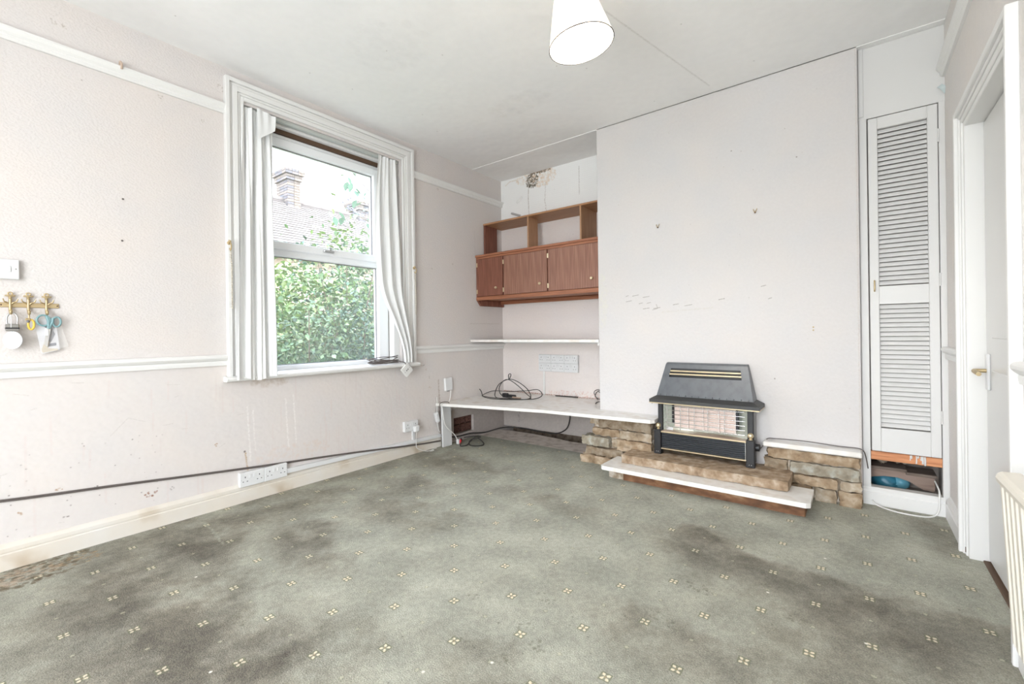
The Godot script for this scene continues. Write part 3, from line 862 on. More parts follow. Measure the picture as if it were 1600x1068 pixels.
func build_window() -> void:
	# architrave and sill
	var b := B.new()
	frame_strip(b, 0.0, 1.0, 1.195, 2.60, 0.76, 2.533, 0.0, 0.024, 0.036)
	frame_strip(b, 0.0, 1.0, 1.195, 2.60, 0.76, 2.533, 0.024, 0.040, 0.022)
	frame_strip(b, 0.0, 1.0, 1.195, 2.60, 0.76, 2.533, 0.040, 0.070, 0.026)
	frame_strip(b, 0.0, 1.0, 1.195, 2.60, 0.76, 2.533, 0.070, 0.084, 0.019)
	frame_strip(b, 0.0, 1.0, 1.195, 2.60, 0.76, 2.533, 0.084, 0.108, 0.015)
	var ar := structure(b, "trim_8", M.gloss, "moulded white architrave around the window")
	b = B.new()
	b.prism([Vector2(-0.13, 0.732), Vector2(0.05, 0.732), Vector2(0.062, 0.738), Vector2(0.066, 0.748), Vector2(0.062, 0.758), Vector2(0.05, 0.763), Vector2(-0.13, 0.768)], 1.178, 2.618)
	put(b, "window_sill", M.gloss, ar)
	# window unit
	b = B.new()
	var xo := -0.10
	# old box lining each side and head, then the plastic outer frame
	b.box(Vector3(-0.09, 0.76, 1.318), Vector3(-0.028, 2.41, 1.375), 0.003)
	b.box(Vector3(-0.09, 0.76, 2.435), Vector3(-0.028, 2.41, 2.492), 0.003)
	b.box(Vector3(-0.31, 0.755, 1.315), Vector3(-0.16, 2.41, 1.35))
	b.box(Vector3(-0.31, 0.755, 2.46), Vector3(-0.16, 2.41, 2.495))
	b.box(Vector3(-0.31, 2.38, 1.32), Vector3(-0.16, 2.411, 2.49))
	b.box(Vector3(-0.31, 0.754, 1.32), Vector3(-0.16, 0.775, 2.49))
	b.box(Vector3(-0.10, 2.372, 1.34), Vector3(-0.05, 2.392, 2.47), 0.002)
	var w := structure(b, "window_1", M.gloss, "white window with a top sash over the garden")
	b = B.new()
	b.box(Vector3(-0.165, 0.76, 1.37), Vector3(xo, 2.345, 1.468), 0.006)
	b.box(Vector3(-0.165, 0.76, 2.342), Vector3(xo, 2.345, 2.44), 0.006)
	b.box(Vector3(-0.165, 2.262, 1.46), Vector3(xo, 2.345, 2.35), 0.006)
	b.box(Vector3(-0.165, 0.762, 1.46), Vector3(xo, 0.800, 2.35), 0.006)
	b.box(Vector3(-0.165, 1.530, 1.46), Vector3(xo, 1.60, 2.35), 0.006)
	put(b, "window_frame", M.upvc, w)
	b = B.new() # opening sash at the top
	var zs := [1.455, 2.355]
	b.box(Vector3(-0.15, 1.572, zs[0]), Vector3(-0.082, 2.315, 1.513), 0.005)
	b.box(Vector3(-0.15, 1.572, 2.297), Vector3(-0.082, 2.315, zs[1]), 0.005)
	b.box(Vector3(-0.15, 2.258, 1.508), Vector3(-0.082, 2.315, 2.302), 0.005)
	b.box(Vector3(-0.15, 1.572, 1.508), Vector3(-0.082, 1.626, 2.302), 0.005)
	var sash := put(b, "sash", M.upvc, w)
	b = B.new()
	for e in [[1.513, 2.297, 1.626, 2.258]]:
		for s in [[e[0], e[0] + 0.005, e[2], e[3]], [e[1] - 0.005, e[1], e[2], e[3]], [e[0], e[1], e[3] - 0.005, e[3]], [e[0], e[1], e[2], e[2] + 0.004]]:
			b.box(Vector3(-0.118, s[2], s[0]), Vector3(-0.108, s[3], s[1]))
	put(b, "gasket", M.grey_slot, sash)
	b = B.new()
	for s in [[1.468, 1.473, 0.80, 1.53], [2.337, 2.342, 0.80, 1.53], [1.468, 2.342, 1.525, 1.530], [1.468, 2.342, 0.80, 0.804]]:
		b.box(Vector3(-0.136, s[2], s[0]), Vector3(-0.126, s[3], s[1]))
	put(b, "gasket", M.grey_slot, w)
	b = B.new()
	b.box(Vector3(-0.135, 1.62, 1.51), Vector3(-0.129, 2.262, 2.30))
	put(b, "pane", M.glass, sash)
	b = B.new()
	b.box(Vector3(-0.139, 0.797, 1.465), Vector3(-0.133, 1.533, 2.345))
	put(b, "pane", M.glass, w)
	b = B.new()
	b.box(Vector3(-0.085, 1.592, 1.865), Vector3(-0.062, 1.610, 1.945), 0.004)
	b.box(Vector3(-0.078, 1.606, 1.885), Vector3(-0.066, 1.624, 1.905), 0.002)
	put(b, "catch", M.steel, sash)
	b = B.new()
	b.box(Vector3(-0.105, 2.343, 1.375), Vector3(-0.085, 2.372, 2.44))
	put(b, "head_strip", M.dark_wood, w)  # dark brown strip where the gap below the head shows
	# curtain track
	b = B.new()
	b.box(Vector3(-0.045, 2.388, 1.325), Vector3(-0.012, 2.410, 2.488), 0.003)
	var tr := put(b, "curtain_track", M.track)
	tag(tr, "grey curtain track under the window head", "curtain track")
	# curtains
	var left := thing("curtain", "white curtain on the left of the window with drooping corner flap", "curtain", Vector3(0, 0.735, 2.45), "window curtains")
	b = B.new()
	b.T = Transform3D(Basis(), -left.position)
	b.sheet(70, 40, func(u: float, v: float):
		var top0 := 2.512; var top1 := 2.325
		var bot0 := 2.575; var bot1 := 2.345
		var k := 1.0 - v
		var z := lerpf(lerpf(top0, bot0, smoothstep(0.0, 1.0, k)), lerpf(top1, bot1, k), u)
		var amp := 0.010 + 0.010 * smoothstep(0.0, 0.35, k) - 0.008 * smoothstep(0.6, 1.0, k)
		var x := lerpf(0.004, 0.075, smoothstep(0.0, 0.9, k)) + amp * sin(u * 21.0 + 1.2 * sin(v * 3.0) + 0.7) + 0.007 * sin(u * 47.0 + v * 5.0)
		var y := lerpf(0.742, 2.402, v) - (0.012 * u if v > 0.97 else 0.0) + (0.010 * sin(u * 9.0) if v < 0.02 else 0.0)
		return Vector3(x, y, z))
	put(b, "cloth", M.curtain, left)
	b = B.new()
	b.T = Transform3D(Basis(), -left.position)
	b.sheet(10, 12, func(u: float, v: float): # the corner that has come off its hooks and folds forward
		var a := Vector3(0.028, 2.405, 2.425); var c := Vector3(0.034, 2.385, 2.318); var e := Vector3(0.062, 2.20, 2.432); var g := Vector3(0.056, 2.285, 2.33)
		var q := a.lerp(c, u).lerp(e.lerp(g, u), v)
		return q + Vector3(0.006 * sin(u * 14.0) * (1.0 - v) + 0.005 * sin(v * PI), 0, 0))
	put(b, "flap", M.curtain, left)
	var right := thing("curtain", "white curtain on the right of the window gathered at the sill", "curtain", Vector3(0, 0.755, 1.38), "window curtains")
	b = B.new()
	b.T = Transform3D(Basis(), -right.position)
	b.sheet(60, 40, func(u: float, v: float):
		var k := 1.0 - v
		var zl := 1.36 - 0.015 * sin(k * PI) - 0.09 * smoothstep(0.6, 1.0, k)   # edge towards the alcove
		var zr := 1.528 + 0.045 * sin(clampf(k * 1.3, 0, 1) * PI * 0.9) - 0.20 * smoothstep(0.60, 1.0, k)
		var z := lerpf(zl, zr, u)
		var amp := 0.008 + 0.013 * sin(k * PI * 0.8)
		var x := lerpf(0.0, 0.062, smoothstep(0.1, 1.0, k)) + amp * sin(u * 15.0 + 0.9 * sin(k * 4.0)) + 0.006 * sin(u * 33.0 - k * 4.0)
		return Vector3(x, lerpf(0.768, 2.403, v), z))
	put(b, "cloth", M.curtain, right)

func build_added_window() -> void: # invented unseen window, added to house the fill light behind the camera
	var b := B.new()
	var z := ZR + 0.1
	b.box(Vector3(1.35, 0.03, z), Vector3(1.41, 2.13, z + 0.08), 0.005)
	b.box(Vector3(3.19, 0.03, z), Vector3(3.25, 2.13, z + 0.08), 0.005)
	b.box(Vector3(1.41, 2.07, z), Vector3(3.19, 2.13, z + 0.08), 0.005)
	b.box(Vector3(1.41, 0.03, z), Vector3(3.19, 0.11, z + 0.08), 0.005)
	b.box(Vector3(2.26, 0.11, z), Vector3(2.34, 2.07, z + 0.08), 0.005)
	var w := structure(b, "window_added_2", M.upvc, "added unseen white window around the fill light behind the camera")
	for s in [[1.40, 2.27], [2.33, 3.20]]:
		b = B.new()
		b.box(Vector3(s[0], 0.10, z + 0.035), Vector3(s[1], 2.08, z + 0.041))
		put(b, "pane", M.glass, w)

func build_door() -> void:
	# architrave, lining, stop
	var b := B.new()
	frame_strip(b, XR, -1.0, 0.845, 1.715, -0.01, 1.945, 0.0, 0.022, 0.030)
	frame_strip(b, XR, -1.0, 0.845, 1.715, -0.01, 1.945, 0.022, 0.036, 0.018)
	frame_strip(b, XR, -1.0, 0.845, 1.715, -0.01, 1.945, 0.036, 0.060, 0.012)
	var ar := structure(b, "trim_9", M.gloss, "chipped white architrave around the door")
	b = B.new()
	b.box(Vector3(XR - 0.006, -0.02, 0.895), Vector3(3.44, 1.868, 0.930), 0.002)
	b.box(Vector3(XR - 0.006, -0.02, 1.62), Vector3(3.44, 1.868, 1.648), 0.002)
	b.box(Vector3(XR - 0.006, 1.863, 0.90), Vector3(3.44, 1.885, 1.645), 0.002)
	put(b, "door_lining", M.gloss, ar)
	b = B.new()
	b.box(Vector3(XR - 0.014, 0.012, 0.893), Vector3(XR - 0.004, 0.034, 0.899))
	b.box(Vector3(XR - 0.004, 0.010, 0.8945), Vector3(XR + 0.002, 0.030, 0.8965))
	put(b, "bare_wood_chip", M.dark_wood, ar)
	b = B.new()
	b.box(Vector3(3.355, -0.01, 0.93), Vector3(3.385, 0.006, 1.62), 0.002)
	put(b, "threshold", M.dark_wood, ar)
	# door leaf
	b = B.new()
	b.box(Vector3(3.372, 0.014, 0.933), Vector3(3.412, 1.858, 1.617), 0.003)
	for s in [[0.95, 1.76], [0.14, 0.82]]:
		b.box(Vector3(3.367, s[0], 1.05), Vector3(3.374, s[1], 1.50), 0.004)
	var d := structure(b, "door_1", M.gloss_door, "white painted door, closed, with a lever handle")
	b = B.new()
	b.box(Vector3(3.362, 0.735, 0.965), Vector3(3.372, 0.885, 1.005), 0.003)
	put(b, "handle_plate", M.plastic, d)
	b = B.new()
	b.tube(spline([Vector3(3.365, 0.815, 0.985), Vector3(3.335, 0.815, 0.985), Vector3(3.325, 0.815, 0.996), Vector3(3.323, 0.812, 1.04), Vector3(3.324, 0.808, 1.09)], 5), 0.0085, 8)
	put(b, "handle", M.brass, d)

func build_cupboard() -> void:
	# fixed front: panel, side stiles, skirting
	var b := B.new()
	b.box(Vector3(2.962, 2.185, 0.36), Vector3(XR, 2.585, 0.402))
	b.box(Vector3(2.962, 0.08, 0.36), Vector3(2.998, 2.187, 0.405), 0.002)
	b.box(Vector3(3.294, 0.08, 0.36), Vector3(XR, 2.187, 0.405), 0.002)
	b.box(Vector3(2.962, 2.20, 0.395), Vector3(2.985, 2.59, 0.408), 0.002)
	var c := structure(b, "wall_cupboard_front", M.cupboard, "white panelling around the louvred cupboard door")
	b = B.new()
	run(b, [Vector2(-0.05, -0.02), Vector2(0.018, -0.02), Vector2(0.018, 0.066), Vector2(0.013, 0.072), Vector2(0.013, 0.086), Vector2(0.004, 0.098), Vector2(-0.05, 0.098)], Vector3(2.962, 0, 0.40), Vector3(0, 0, 1), Vector3(XR - 2.962 - 0.018, 0, 0))
	structure(b, "baseboard_cupboard", M.gloss, "white skirting board under the cupboard opening").set_meta("category", "baseboard")
	# inside of the cupboard seen through the gap
	b = B.new()
	b.box(Vector3(2.958, -0.1, -0.05), Vector3(2.964, 2.5, 0.38))
	b.box(Vector3(2.96, 0.0, -0.01), Vector3(XR, 2.5, 0.0))
	b.box(Vector3(2.96, -0.02, 0.0), Vector3(XR, 0.02, 0.38))
	put(b, "cupboard_inside", M.concrete, c)
	# louvred door
	var d := thing("louvred_door", "tall white louvred cupboard door beside the chimney breast", "cupboard door", Vector3(3.0, 0.304, 0.40))
	var o := -d.position
	b = B.new(); b.T.origin = o
	b.box(Vector3(3.003, 0.304, 0.372), Vector3(3.045, 2.180, 0.405), 0.003)
	put(b, "stile", M.cupboard, d)
	b = B.new(); b.T.origin = o
	b.box(Vector3(3.250, 0.304, 0.372), Vector3(3.291, 2.180, 0.405), 0.003)
	put(b, "stile", M.cupboard, d)
	for r in [[2.116, 2.180], [1.130, 1.232], [0.304, 0.436]]:
		b = B.new(); b.T.origin = o
		b.box(Vector3(3.045, r[0], 0.374), Vector3(3.250, r[1], 0.404), 0.002)
		put(b, "rail", M.cupboard, d)
	var sb := B.new()
	sb.T = Transform3D(Basis(Vector3(1, 0, 0), -0.55), Vector3.ZERO)
	sb.box(Vector3(-0.1025, -0.0128, -0.003), Vector3(0.1025, 0.0128, 0.003), 0.0015)
	var slat := sb.mesh(M.cupboard)
	for s in [[1.236, 2.114, 34], [0.440, 1.128, 27]]:
		for k in s[2]:
			var y: float = lerpf(s[0], s[1], (k + 0.5) / s[2])
			var sl := put_mesh(slat, "slat", d)
			sl.position = Vector3(3.1475, y, 0.387) + o
	b = B.new(); b.T.origin = o
	b.tube(spline([Vector3(3.024, 1.265, 0.404), Vector3(3.024, 1.258, 0.42), Vector3(3.024, 1.235, 0.423), Vector3(3.024, 1.212, 0.42), Vector3(3.024, 1.205, 0.404)], 5), 0.004, 7)
	put(b, "handle", M.brass, d)
	for y in [2.01, 1.25, 0.52]:
		b = B.new(); b.T.origin = o
		b.tube([Vector3(3.2925, y - 0.035, 0.406), Vector3(3.2925, y + 0.035, 0.406)], 0.004, 7)
		put(b, "hinge", M.cupboard, d)
	# pine rail, cut board, rubble and bag in the gap below the door
	b = B.new()
	b.box(Vector3(2.998, 0.252, 0.355), Vector3(3.294, 0.300, 0.392), 0.002)
	var pr := put(b, "pine_rail", M.pine)
	tag(pr, "bare pine rail with white paint runs under the louvred door", "rail")
	b = B.new()
	for s in [[3.166, 0.272, 0.0025], [3.171, 0.283, 0.004], [3.191, 0.258, 0.0035], [3.217, 0.262, 0.005], [3.226, 0.254, 0.0045], [3.212, 0.280, 0.006], [3.198, 0.290, 0.005]]:
		b.tube(spline([Vector3(s[0], 0.299, 0.3915), Vector3(s[0] + 0.001, (s[1] + 0.299) / 2, 0.3915), Vector3(s[0], s[1], 0.3915)], 4), s[2] * 0.8, 7, false, s[2])
		b.ball(Vector3(s[0], s[1], 0.3915), s[2], 8)
	put(b, "paint_run", M.cupboard, pr)
	b = B.new()
	b.prism([Vector2(2.97, 0.10), Vector2(3.01, 0.122), Vector2(3.06, 0.134), Vector2(3.12, 0.136), Vector2(3.17, 0.122), Vector2(3.20, 0.104), Vector2(3.225, 0.088), Vector2(3.275, 0.082), Vector2(3.278, 0.158), Vector2(3.16, 0.172), Vector2(2.97, 0.182)], 0.24, 0.27)
	var sw := put(b, "cut_board", stretched(mat(lin(0.36, 0.27, 0.23), 0.85), M.concrete.albedo_texture, Vector3(0.8, 4, 4)))
	tag(sw, "dusty brown board with a curved cut inside the cupboard gap", "board")
	b = B.new()
	b.box(Vector3(2.97, 0.174, 0.12), Vector3(3.16, 0.190, 0.282), 0.003)
	b.box(Vector3(3.155, 0.160, 0.12), Vector3(3.285, 0.176, 0.280), 0.003)
	put(b, "ledge", stretched(mat(lin(0.25, 0.20, 0.17), 0.9), M.concrete.albedo_texture, Vector3(0.8, 4, 4)), sw)
	var bag := B.new()
	lump(bag, Vector3(3.075, 0.080, 0.135), Vector3(0.085, 0.062, 0.085), 3, 0.010)
	var bg := put(bag, "plastic_bag", mat(lin(0.04, 0.22, 0.32), 0.35))
	tag(bg, "crumpled blue plastic bag inside the cupboard gap", "bag")
	bag = B.new()
	lump(bag, Vector3(3.135, 0.085, 0.165), Vector3(0.045, 0.045, 0.05), 9, 0.008)
	put(bag, "knot", mat(lin(0.16, 0.45, 0.58), 0.35), bg)
	bag = B.new()
	for k in 9:
		lump(bag, Vector3(2.99 + k * 0.034, 0.215 + 0.006 * sin(k * 2.1), 0.17 + 0.03 * sin(k * 3.7)), Vector3(0.026, 0.016, 0.03), 20 + k, 0.006)
	var rub := put(bag, "rubble", M.mortar)
	rub.set_meta("kind", "stuff")
	tag(rub, "grey dust and rubble on the ledge inside the cupboard", "rubble")
	# white lead looping out of the gap over the skirting
	b = B.new()
	b.tube(spline([Vector3(3.27, 0.16, 0.33), Vector3(3.277, 0.135, 0.41), Vector3(3.276, 0.10, 0.43), Vector3(3.27, 0.03, 0.445), Vector3(3.235, 0.004, 0.47), Vector3(3.16, 0.004, 0.492), Vector3(3.08, 0.004, 0.475), Vector3(3.02, 0.01, 0.44), Vector3(3.0, 0.03, 0.426)], 7), 0.004, 7)
	tag(put(b, "white_lead", M.white_cable), "white cable looping from the cupboard gap onto the carpet", "cable")
	# peeling flake of paint high in the corner
	b = B.new()
	b.T = Transform3D(Basis(Vector3(0, 0, 1), 0.6), Vector3(3.312, 2.245, 0.412))
	b.sheet(4, 6, func(u: float, v: float): return Vector3((u - 0.5) * 0.022, (v - 0.5) * 0.05, 0.012 * sin(v * PI) + 0.004 * u))
	tag(put(b, "paint_flake", mat(lin(0.55, 0.62, 0.62), 0.7)), "grey-blue peeling flake in the corner above the cupboard", "paint flake")

func lump(b: B, c: Vector3, r: Vector3, sd: int, rough: float, nu := 14, nv := 9) -> void: # bumpy closed ellipsoid
	var f := FastNoiseLite.new()
	f.seed = sd; f.frequency = 9.0; f.fractal_octaves = 3
	b.sheet(nu, nv, func(u: float, v: float):
		var a: float = fmod(u, 1.0) * TAU; var e: float = (v - 0.5) * PI
		var d := Vector3(cos(a) * cos(e), sin(e), sin(a) * cos(e))
		return c + d * r + d * f.get_noise_3dv(d * 0.35 + c) * rough * 2.0, true)

func stone(c0: Vector3, c1: Vector3, sd: int, rough: float, round := 1.0) -> B: # rough block with worn edges, displaced on all visible faces
	var b := B.new()
	var f := FastNoiseLite.new()
	f.seed = sd; f.frequency = 16.0; f.fractal_octaves = 5
	var c := (c0 + c1) / 2.0; var h := (c1 - c0) / 2.0
	for ax in 3:
		for s in [-1.0, 1.0]:
			var a1 := (ax + 1) % 3; var a2 := (ax + 2) % 3
			var n1 := clampi(int(h[a1] / 0.007), 4, 26); var n2 := clampi(int(h[a2] / 0.007), 4, 26)
			var g := func(u: float, v: float):
				var q := Vector3()
				q[ax] = s; q[a1] = u * 2.0 - 1.0; q[a2] = v * 2.0 - 1.0
				# round the block a little towards its edges
				var r := Vector3(q.x * sqrt(1.0 - (q.y * q.y + q.z * q.z) * 0.03 * round), q.y * sqrt(1.0 - (q.x * q.x * q.x * q.x + q.z * q.z * q.z * q.z) * 0.10 * round), q.z * sqrt(1.0 - (q.x * q.x + q.y * q.y) * 0.07 * round))
				var p := c + r * h
				var nn := f.get_noise_3dv(p)
				var ridge := absf(f.get_noise_3d(p.x * 0.5 + 3.0, p.y * 1.6, p.z))
				return p + q.normalized() * (nn * rough * 1.5 - ridge * rough * 1.6)
			b.sheet(n1, n2, g, s < 0.0)
	return b

func build_hearth() -> void:
	# --- left stone plinth
	var t := thing("stone_plinth", "rough stone plinth under the end of the white bench", "plinth", Vector3(1.52, 0, 0.5))
	var o := -t.position
	var b := B.new(); b.T.origin = o
	b.box(Vector3(1.33, 0, 0.45), Vector3(1.795, 0.355, 0.545), 0.01)
	put(b, "mortar", M.mortar, t)
	var L := [[1.295, 1.385, 0.285, 0.352, 0.56, 0], [1.385, 1.80, 0.272, 0.352, 0.585, 3], [1.325, 1.56, 0.207, 0.272, 0.575, 1], [1.55, 1.80, 0.205, 0.275, 0.58, 0], [1.25, 1.485, 0.127, 0.208, 0.60, 2], [1.49, 1.535, 0.13, 0.205, 0.565, 0],
		[1.53, 1.80, 0.118, 0.207, 0.59, 1], [1.275, 1.595, 0.062, 0.125, 0.595, 3], [1.60, 1.80, 0.05, 0.118, 0.57, 0], [1.235, 1.62, -0.01, 0.063, 0.615, 1], [1.62, 1.80, -0.01, 0.055, 0.57, 2]]
	for k in L.size():
		var s = L[k]
		b = stone(Vector3(s[0], s[2], 0.46), Vector3(s[1] - 0.004, s[3] - 0.003, s[4]), 60 + k, 0.012)
		for i in b.v.size(): b.v[i] += o
		put(b, "stone", M["stone%d" % s[5]], t)
	# --- right stone plinth with its white cap
	t = thing("stone_plinth", "rough stone plinth between gas fire and cupboard with white board cap", "plinth", Vector3(2.72, 0, 0.5))
	o = -t.position
	b = B.new(); b.T.origin = o
	b.box(Vector3(2.50, 0, 0.45), Vector3(2.955, 0.278, 0.505), 0.01)
	put(b, "mortar", M.mortar, t)
	var R := [[2.495, 2.958, 0.215, 0.282, 0.535, 1], [2.48, 2.612, 0.148, 0.218, 0.53, 3], [2.615, 2.958, 0.142, 0.217, 0.535, 2], [2.48, 2.63, 0.085, 0.148, 0.53, 0], [2.632, 2.852, 0.082, 0.143, 0.54, 1], [2.858, 2.958, 0.085, 0.143, 0.54, 0],
		[2.48, 2.735, -0.01, 0.085, 0.53, 1], [2.738, 2.846, -0.01, 0.083, 0.53, 0], [2.852, 2.960, -0.01, 0.086, 0.545, 1]]
	for k in R.size():
		var s = R[k]
		b = stone(Vector3(s[0], s[2], 0.45), Vector3(s[1] - 0.004, s[3] - 0.003, s[4]), 90 + k, 0.010)
		for i in b.v.size(): b.v[i] += o
		put(b, "stone", M["stone%d" % s[5]], t)
	b = B.new(); b.T.origin = o
	b.box(Vector3(2.478, 0.281, 0.45), Vector3(2.958, 0.311, 0.548), 0.006)
	put(b, "cap_board", M.plastic_shelf, t)
	# --- white hearth board on a brown plinth
	t = thing("hearth", "low hearth of white board on a scuffed brown timber plinth", "hearth", Vector3(2.15, 0, 0.7))
	o = -t.position
	b = B.new(); b.T.origin = o
	b.box(Vector3(1.692, -0.005, 0.63), Vector3(2.715, 0.067, 0.835), 0.004)
	put(b, "plinth", M.plinth, t)
	b = stone(Vector3(1.585, -0.008, 0.63), Vector3(1.696, 0.067, 0.833), 140, 0.006)
	for i in b.v.size(): b.v[i] += o
	put(b, "plaster_end", M.mortar, t)
	b = B.new(); b.T.origin = o
	b.prism([Vector2(1.560, -0.626), Vector2(1.556, -0.885), Vector2(1.572, -0.903), Vector2(2.722, -0.893), Vector2(2.742, -0.875), Vector2(2.742, -0.626)], 0.066, 0.092, Transform3D(Basis(Vector3(1, 0, 0), Vector3(0, 0, -1), Vector3(0, 1, 0)), Vector3.ZERO))
	put(b, "white_board", M.plastic_shelf, t)
	# --- stone slab that carries the fire
	b = stone(Vector3(1.648, 0.0925, 0.455), Vector3(2.636, 0.151, 0.772), 7, 0.005, 0.35)
	tag(put(b, "stone_slab", M.slab), "long brown stone slab on the white hearth board under the fire", "slab")

func build_gas_fire() -> void:
	var t := thing("gas_fire", "old gas fire with black hood, ceramic radiants and brass trim", "gas fire", Vector3(2.13, 0.148, 0.53))
	var o := -t.position
	var b := B.new(); b.T.origin = o
	# hood: tapered canopy with a vent slot
	var A := Vector3(1.838, 0.55, 0.588); var Bq := Vector3(2.436, 0.55, 0.588); var C := Vector3(2.394, 0.762, 0.502); var D := Vector3(1.876, 0.762, 0.502)
	var at := func(s: float, v: float): return A.lerp(Bq, s).lerp(D.lerp(C, s), v)
	var S := [0.0, 0.085, 0.915, 1.0]; var V := [0.0, 0.60, 0.88, 1.0]
	for i in 3:
		for j in 3:
			if i == 1 and j == 1: continue
			b.q(at.call(S[i], V[j]), at.call(S[i + 1], V[j]), at.call(S[i + 1], V[j + 1]), at.call(S[i], V[j + 1]), Vector3(0, 0.4, 1))
	var Cb := Vector3(2.392, 0.774, 0.455); var Db := Vector3(1.878, 0.774, 0.455)
	var C2 := Vector3(2.388, 0.774, 0.494); var D2 := Vector3(1.882, 0.774, 0.494)
	b.q(D, C, C2, D2, Vector3(0, 1, 1)); b.q(D2, C2, Cb, Db, Vector3.UP)
	var Ab := Vector3(1.838, 0.55, 0.452); var Bb := Vector3(2.436, 0.55, 0.452)
	b.q(A, Ab, Db, D, Vector3(-1, 0.2, 0)); b.t(D, Db, D2, Vector3(-1, 0, 0)); b.q(Bq, Bb, Cb, C, Vector3(1, 0.2, 0)); b.t(C, Cb, C2, Vector3(1, 0, 0))
	b.q(Ab, Bb, Cb, Db, Vector3(0, 0, -1))
	put(b, "hood", M.hood, t)
	b = B.new(); b.T.origin = o
	var s0: Vector3 = at.call(0.07, 0.57); var s1: Vector3 = at.call(0.93, 0.90)
	b.box(Vector3(s0.x, s0.y, 0.46), Vector3(s1.x, s1.y, 0.505))
	put(b, "vent_inside", M.black, t)
	for v in [0.69, 0.79]:
		b = B.new(); b.T.origin = o
		b.tube([at.call(0.085, v) + Vector3(0, 0, -0.004), at.call(0.915, v) + Vector3(0, 0, -0.004)], 0.0065, 8)
		put(b, "vent_bar", M.pale_brass, t)
	var rivet := B.new().ball(Vector3.ZERO, 0.0045, 8).mesh(M.hood)
	for k in 14: put_mesh(rivet, "rivet", t).position = at.call(0.04 + 0.92 * k / 13.0, 0.035) + Vector3(0, 0.002, 0.001) + o
	# flared skirt and brass edge
	b = B.new(); b.T.origin = o
	var rim := [[Vector3(1.838, 0.552, 0.588), Vector3(2.436, 0.552, 0.588), Vector3(2.436, 0.552, 0.452), Vector3(1.838, 0.552, 0.452)], [Vector3(1.806, 0.531, 0.645), Vector3(2.478, 0.531, 0.645), Vector3(2.478, 0.531, 0.452), Vector3(1.806, 0.531, 0.452)], [Vector3(1.806, 0.510, 0.645), Vector3(2.478, 0.510, 0.645), Vector3(2.478, 0.510, 0.452), Vector3(1.806, 0.510, 0.452)]]
	for j in 2:
		b.q(rim[j][0], rim[j][1], rim[j + 1][1], rim[j + 1][0], Vector3(0, 0.5, 1))
		b.q(rim[j][1], rim[j][2], rim[j + 1][2], rim[j + 1][1], Vector3(1, 0.5, 0))
		b.q(rim[j][3], rim[j][0], rim[j + 1][0], rim[j + 1][3], Vector3(-1, 0.5, 0))
	b.q(rim[2][0], rim[2][1], rim[2][2], rim[2][3], Vector3.DOWN)
	put(b, "skirt", M.skirt_metal, t)
	b = B.new(); b.T.origin = o
	b.box(Vector3(1.805, 0.5035, 0.636), Vector3(2.479, 0.5105, 0.647), 0.002)
	b.box(Vector3(1.805, 0.5035, 0.46), Vector3(1.812, 0.5105, 0.640), 0.002)
	b.box(Vector3(2.472, 0.5035, 0.46), Vector3(2.479, 0.5105, 0.640), 0.002)
	put(b, "brass_edge", M.pale_brass, t)
	# back body and pillars
	b = B.new(); b.T.origin = o
	b.box(Vector3(1.85, 0.155, 0.452), Vector3(2.43, 0.506, 0.485), 0.003)
	b.box(Vector3(2.405, 0.20, 0.47), Vector3(2.432, 0.506, 0.56), 0.003)
	b.box(Vector3(1.846, 0.20, 0.47), Vector3(1.868, 0.506, 0.56), 0.003)
	put(b, "body", mat(lin(0.30, 0.30, 0.29), 0.45, 0.4), t)
	for s in [[1.843, 1.874], [2.400, 2.434]]:
		b = B.new(); b.T.origin = o
		b.box(Vector3(s[0], 0.30, 0.55), Vector3(s[1], 0.506, 0.58), 0.003)
		put(b, "pillar", M.black, t)
	b = B.new(); b.T.origin = o
	b.sheet(20, 2, func(u: float, v: float):
		var x := lerpf(1.875, 2.40, u)
		var e := absf(u - 0.5) * 2.0
		return Vector3(x, lerpf(0.31, 0.505, v), 0.50 + 0.06 * e * e * e), true)
	put(b, "reflector", M.reflector, t)
	# ceramic radiants with ribs
	for k in 4:
		var x0 := 1.943 + k * 0.0965
		b = B.new(); b.T.origin = o
		b.box(Vector3(x0, 0.335, 0.515), Vector3(x0 + 0.090, 0.492, 0.540), 0.003)
		var rad := put(b, "radiant", M.ceramic, t)
		b = B.new(); b.T.origin = o
		for r in 12: b.box(Vector3(x0 + 0.003, 0.339 + r * 0.0128, 0.536), Vector3(x0 + 0.087, 0.345 + r * 0.0128, 0.548), 0.001)
		b.box(Vector3(x0 + 0.0885, 0.335, 0.530), Vector3(x0 + 0.0965, 0.492, 0.549), 0.001)
		put(b, "ribs", M.ceramic_rib, rad)
	for s in [[1.930, 1.942], [2.330, 2.345]]:
		b = B.new(); b.T.origin = o
		b.box(Vector3(s[0], 0.36, 0.51), Vector3(s[1], 0.497, 0.552), 0.002)
		put(b, "end_plate", M.black, t)
	# wire guard
	b = B.new(); b.T.origin = o
	for k in 6:
		var y := 0.340 + k * 0.0285
		b.tube(spline([Vector3(1.892, y, 0.545), Vector3(1.90, y, 0.572), Vector3(1.92, y, 0.578), Vector3(2.35, y, 0.578), Vector3(2.372, y, 0.572), Vector3(2.38, y, 0.545)], 4), 0.0021, 6)
	for x in [1.905, 1.995, 2.085, 2.17, 2.27]:
		b.tube([Vector3(x, 0.325, 0.580), Vector3(x, 0.487, 0.580)], 0.0021, 6)
	put(b, "wire_guard", M.chrome, t)
	# tray, data card, grille
	b = B.new(); b.T.origin = o
	b.box(Vector3(1.872, 0.302, 0.50), Vector3(2.398, 0.312, 0.600), 0.002)
	put(b, "tray", M.copper, t)
	b = B.new(); b.T.origin = o
	b.T = b.T * Transform3D(Basis(Vector3(0, 1, 0), 0.3), Vector3.ZERO)
